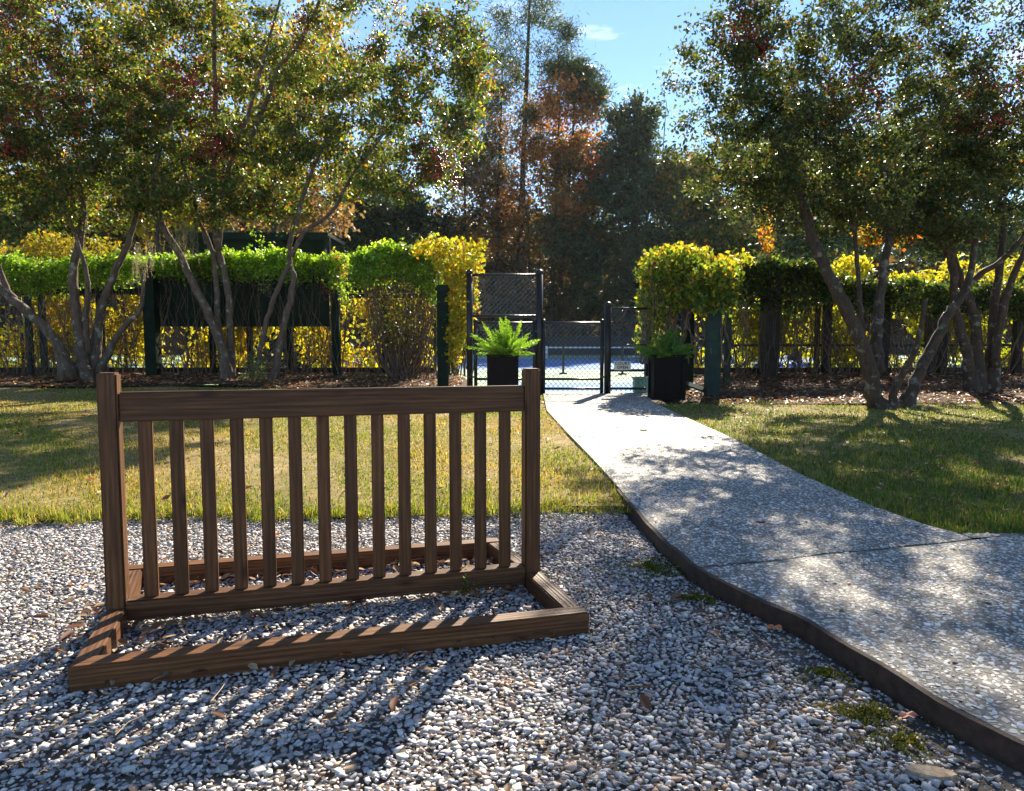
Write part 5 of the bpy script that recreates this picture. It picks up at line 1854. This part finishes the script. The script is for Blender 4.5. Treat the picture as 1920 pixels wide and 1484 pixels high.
# moss cushions beside the edging
for (px, py, rx, ry, cnt, lab) in ((1232, 1068, 0.22, 0.16, 1700, 'largest yellow green moss patch among the stones near the bend of the edging'), (1305, 1126, 0.09, 0.05, 600, 'small olive moss patch just below the largest one'), (1548, 1268, 0.07, 0.05, 500, 'small moss patch on bare soil beside the dark edging strip'), (1622, 1342, 0.10, 0.06, 700, 'moss patch on bare soil at lower right near the edging'), (1690, 1395, 0.09, 0.06, 450, 'sparse moss patch closest to the bleached wood chip')):
    c = gnd(px, py, 0.0)
    rr = np.random.default_rng(int(px))
    u = rr.normal(0, .45, (cnt, 2))
    u = u * (1 + 0.8 * noise2(u[:, 0] * 3 + px, u[:, 1] * 3, 1.6))[:, None]
    P_ = np.stack([c[0] + u[:, 0] * rx * 1.3, c[1] + u[:, 1] * ry * 1.3, 0.004 + 0.022 * np.exp(-(u ** 2).sum(1)) * rr.random(cnt)], 1)
    me = leaf_mesh('moss_patch', P_, 0.016, 0.007, palette(cnt, [((0.10, 0.12, 0.018), 3), ((0.17, 0.15, 0.02), 2), ((0.055, 0.07, 0.014), 2)], .25, rr), -0.8)
    tag(link('moss_patch', me, M['moss']), lab, 'moss', 'moss patches beside the edging', 'stuff')


def single_leaf(px, py, z, size, col, lab, name='fallen_leaf', yaw=0.4):
    c = gnd(px, py, z)
    mb = MB()
    k = 12
    V = [(0, 0, 0.12 * size)]
    for i in range(k):
        a = 2 * math.pi * i / k
        rr = size * (0.5 + 0.16 * (i % 2))
        V.append((rr * math.cos(a), rr * .65 * math.sin(a), 0.10 * size * math.cos(3 * a) + 0.1 * size))
    mb.add([(c[0] + p[0] * math.cos(yaw) - p[1] * math.sin(yaw), c[1] + p[0] * math.sin(yaw) + p[1] * math.cos(yaw), c[2] + p[2]) for p in V], [(0, i + 1, (i + 1) % k + 1) for i in range(k)])
    o = mb.build(name, plain_mat('curled_leaf', col, 0.6, 30, 0.4))
    return tag(o, lab, 'leaf')


single_leaf(1207, 808, ZP, 0.11, (0.2, 0.07, 0.03), 'curled brown leaf lying alone on the pale far part of the path')
single_leaf(1426, 980, ZP, 0.06, (0.09, 0.05, 0.03), 'small dark dead leaf lying on the near part of the path')
single_leaf(1452, 1178, 0.02, 0.06, (0.5, 0.13, 0.03), 'bright orange leaf lying against the dark edging strip')
single_leaf(1702, 1343, 0.02, 0.055, (0.25, 0.09, 0.06), 'reddish leaf lying on the soil beside the edging strip')
c = gnd(1745, 1456, 0.0)
mb = MB()
k = 9
V = []
for zz, sc in ((0.0, 1.0), (0.018, 0.9)):
    for i in range(k):
        a = 2 * math.pi * i / k
        rr = 0.06 * (1 + 0.3 * math.sin(3.1 * i)) * sc
        V.append((c[0] + rr * 1.25 * math.cos(a) + 0.2 * rr * math.sin(a), c[1] + rr * .5 * math.sin(a) - 0.35 * rr * math.cos(a), zz))
mb.add(V, [tuple(range(k, 2 * k))] + [(i, (i + 1) % k, k + (i + 1) % k, k + i) for i in range(k)])
tag(mb.build('wood_chip', M['wood_chip']), 'flat bleached wood chip on the soil in the lower right corner', 'wood chip')
# little weed growing against the bottom rail
c = gnd(875, 1118, 0.0)
wd = thing('weed', 'small green and brown weed growing against the bottom rail of the rack', 'weed', (c[0], c[1], 0.0))
rr = np.random.default_rng(5)
P_ = np.array((0, 0, 0.05)) + rr.normal(0, 1, (70, 3)) * np.array((0.035, 0.03, 0.04))
P_[:, 2] = np.abs(P_[:, 2])
link('leaves', leaf_mesh('leaves', P_, 0.03, 0.014, palette(70, [((0.1, 0.2, 0.03), 2), ((0.2, 0.12, 0.04), 2)], .2, rr)), M['leaf'], wd, stuff=True)
# dry twigs on the gravel
mb = MB()
for _ in range(70):
    xx = rr.uniform(-3.5, 1.4)
    yy_ = rr.uniform(2.0, 5.1)
    if xx > float(xL(yy_)) - 0.08:
        continue
    a = rr.uniform(0, 6.28)
    L = rr.uniform(0.06, 0.22)
    mb.tube([(xx, yy_, 0.03), (xx + math.cos(a) * L * .5 + rr.normal(0, .01), yy_ + math.sin(a) * L * .5, 0.04), (xx + math.cos(a) * L, yy_ + math.sin(a) * L, 0.03)], [0.0025, 0.002, 0.0012], 4)
tag(mb.build('dry_twigs', plain_mat('dry_twig', (0.3, 0.22, 0.14), .8), stuff=True), 'thin dry twigs strewn over the gravel', 'twigs')
# thin bluish haze volume added to lift the dark far woods
hm, hn, hl, hout = new_mat('added_haze')
pv_ = hn.new('ShaderNodeVolumePrincipled')
pv_.inputs['Density'].default_value = 0.0001
pv_.inputs['Anisotropy'].default_value = 0.35
pv_.inputs['Color'].default_value = (0.75, 0.87, 1.0, 1)
hl.new(pv_.outputs[0], hout.inputs['Volume'])
mb = MB()
mb.box((0, 180, 21.9), (540, 460, 46.0))
hz = mb.build('haze', hm)
hz['kind'] = 'stuff'
print('TRIS', sum(len(p.vertices) - 2 for me in bpy.data.meshes if me.users for p in me.polygons), 'gravel', N_GRAVEL)
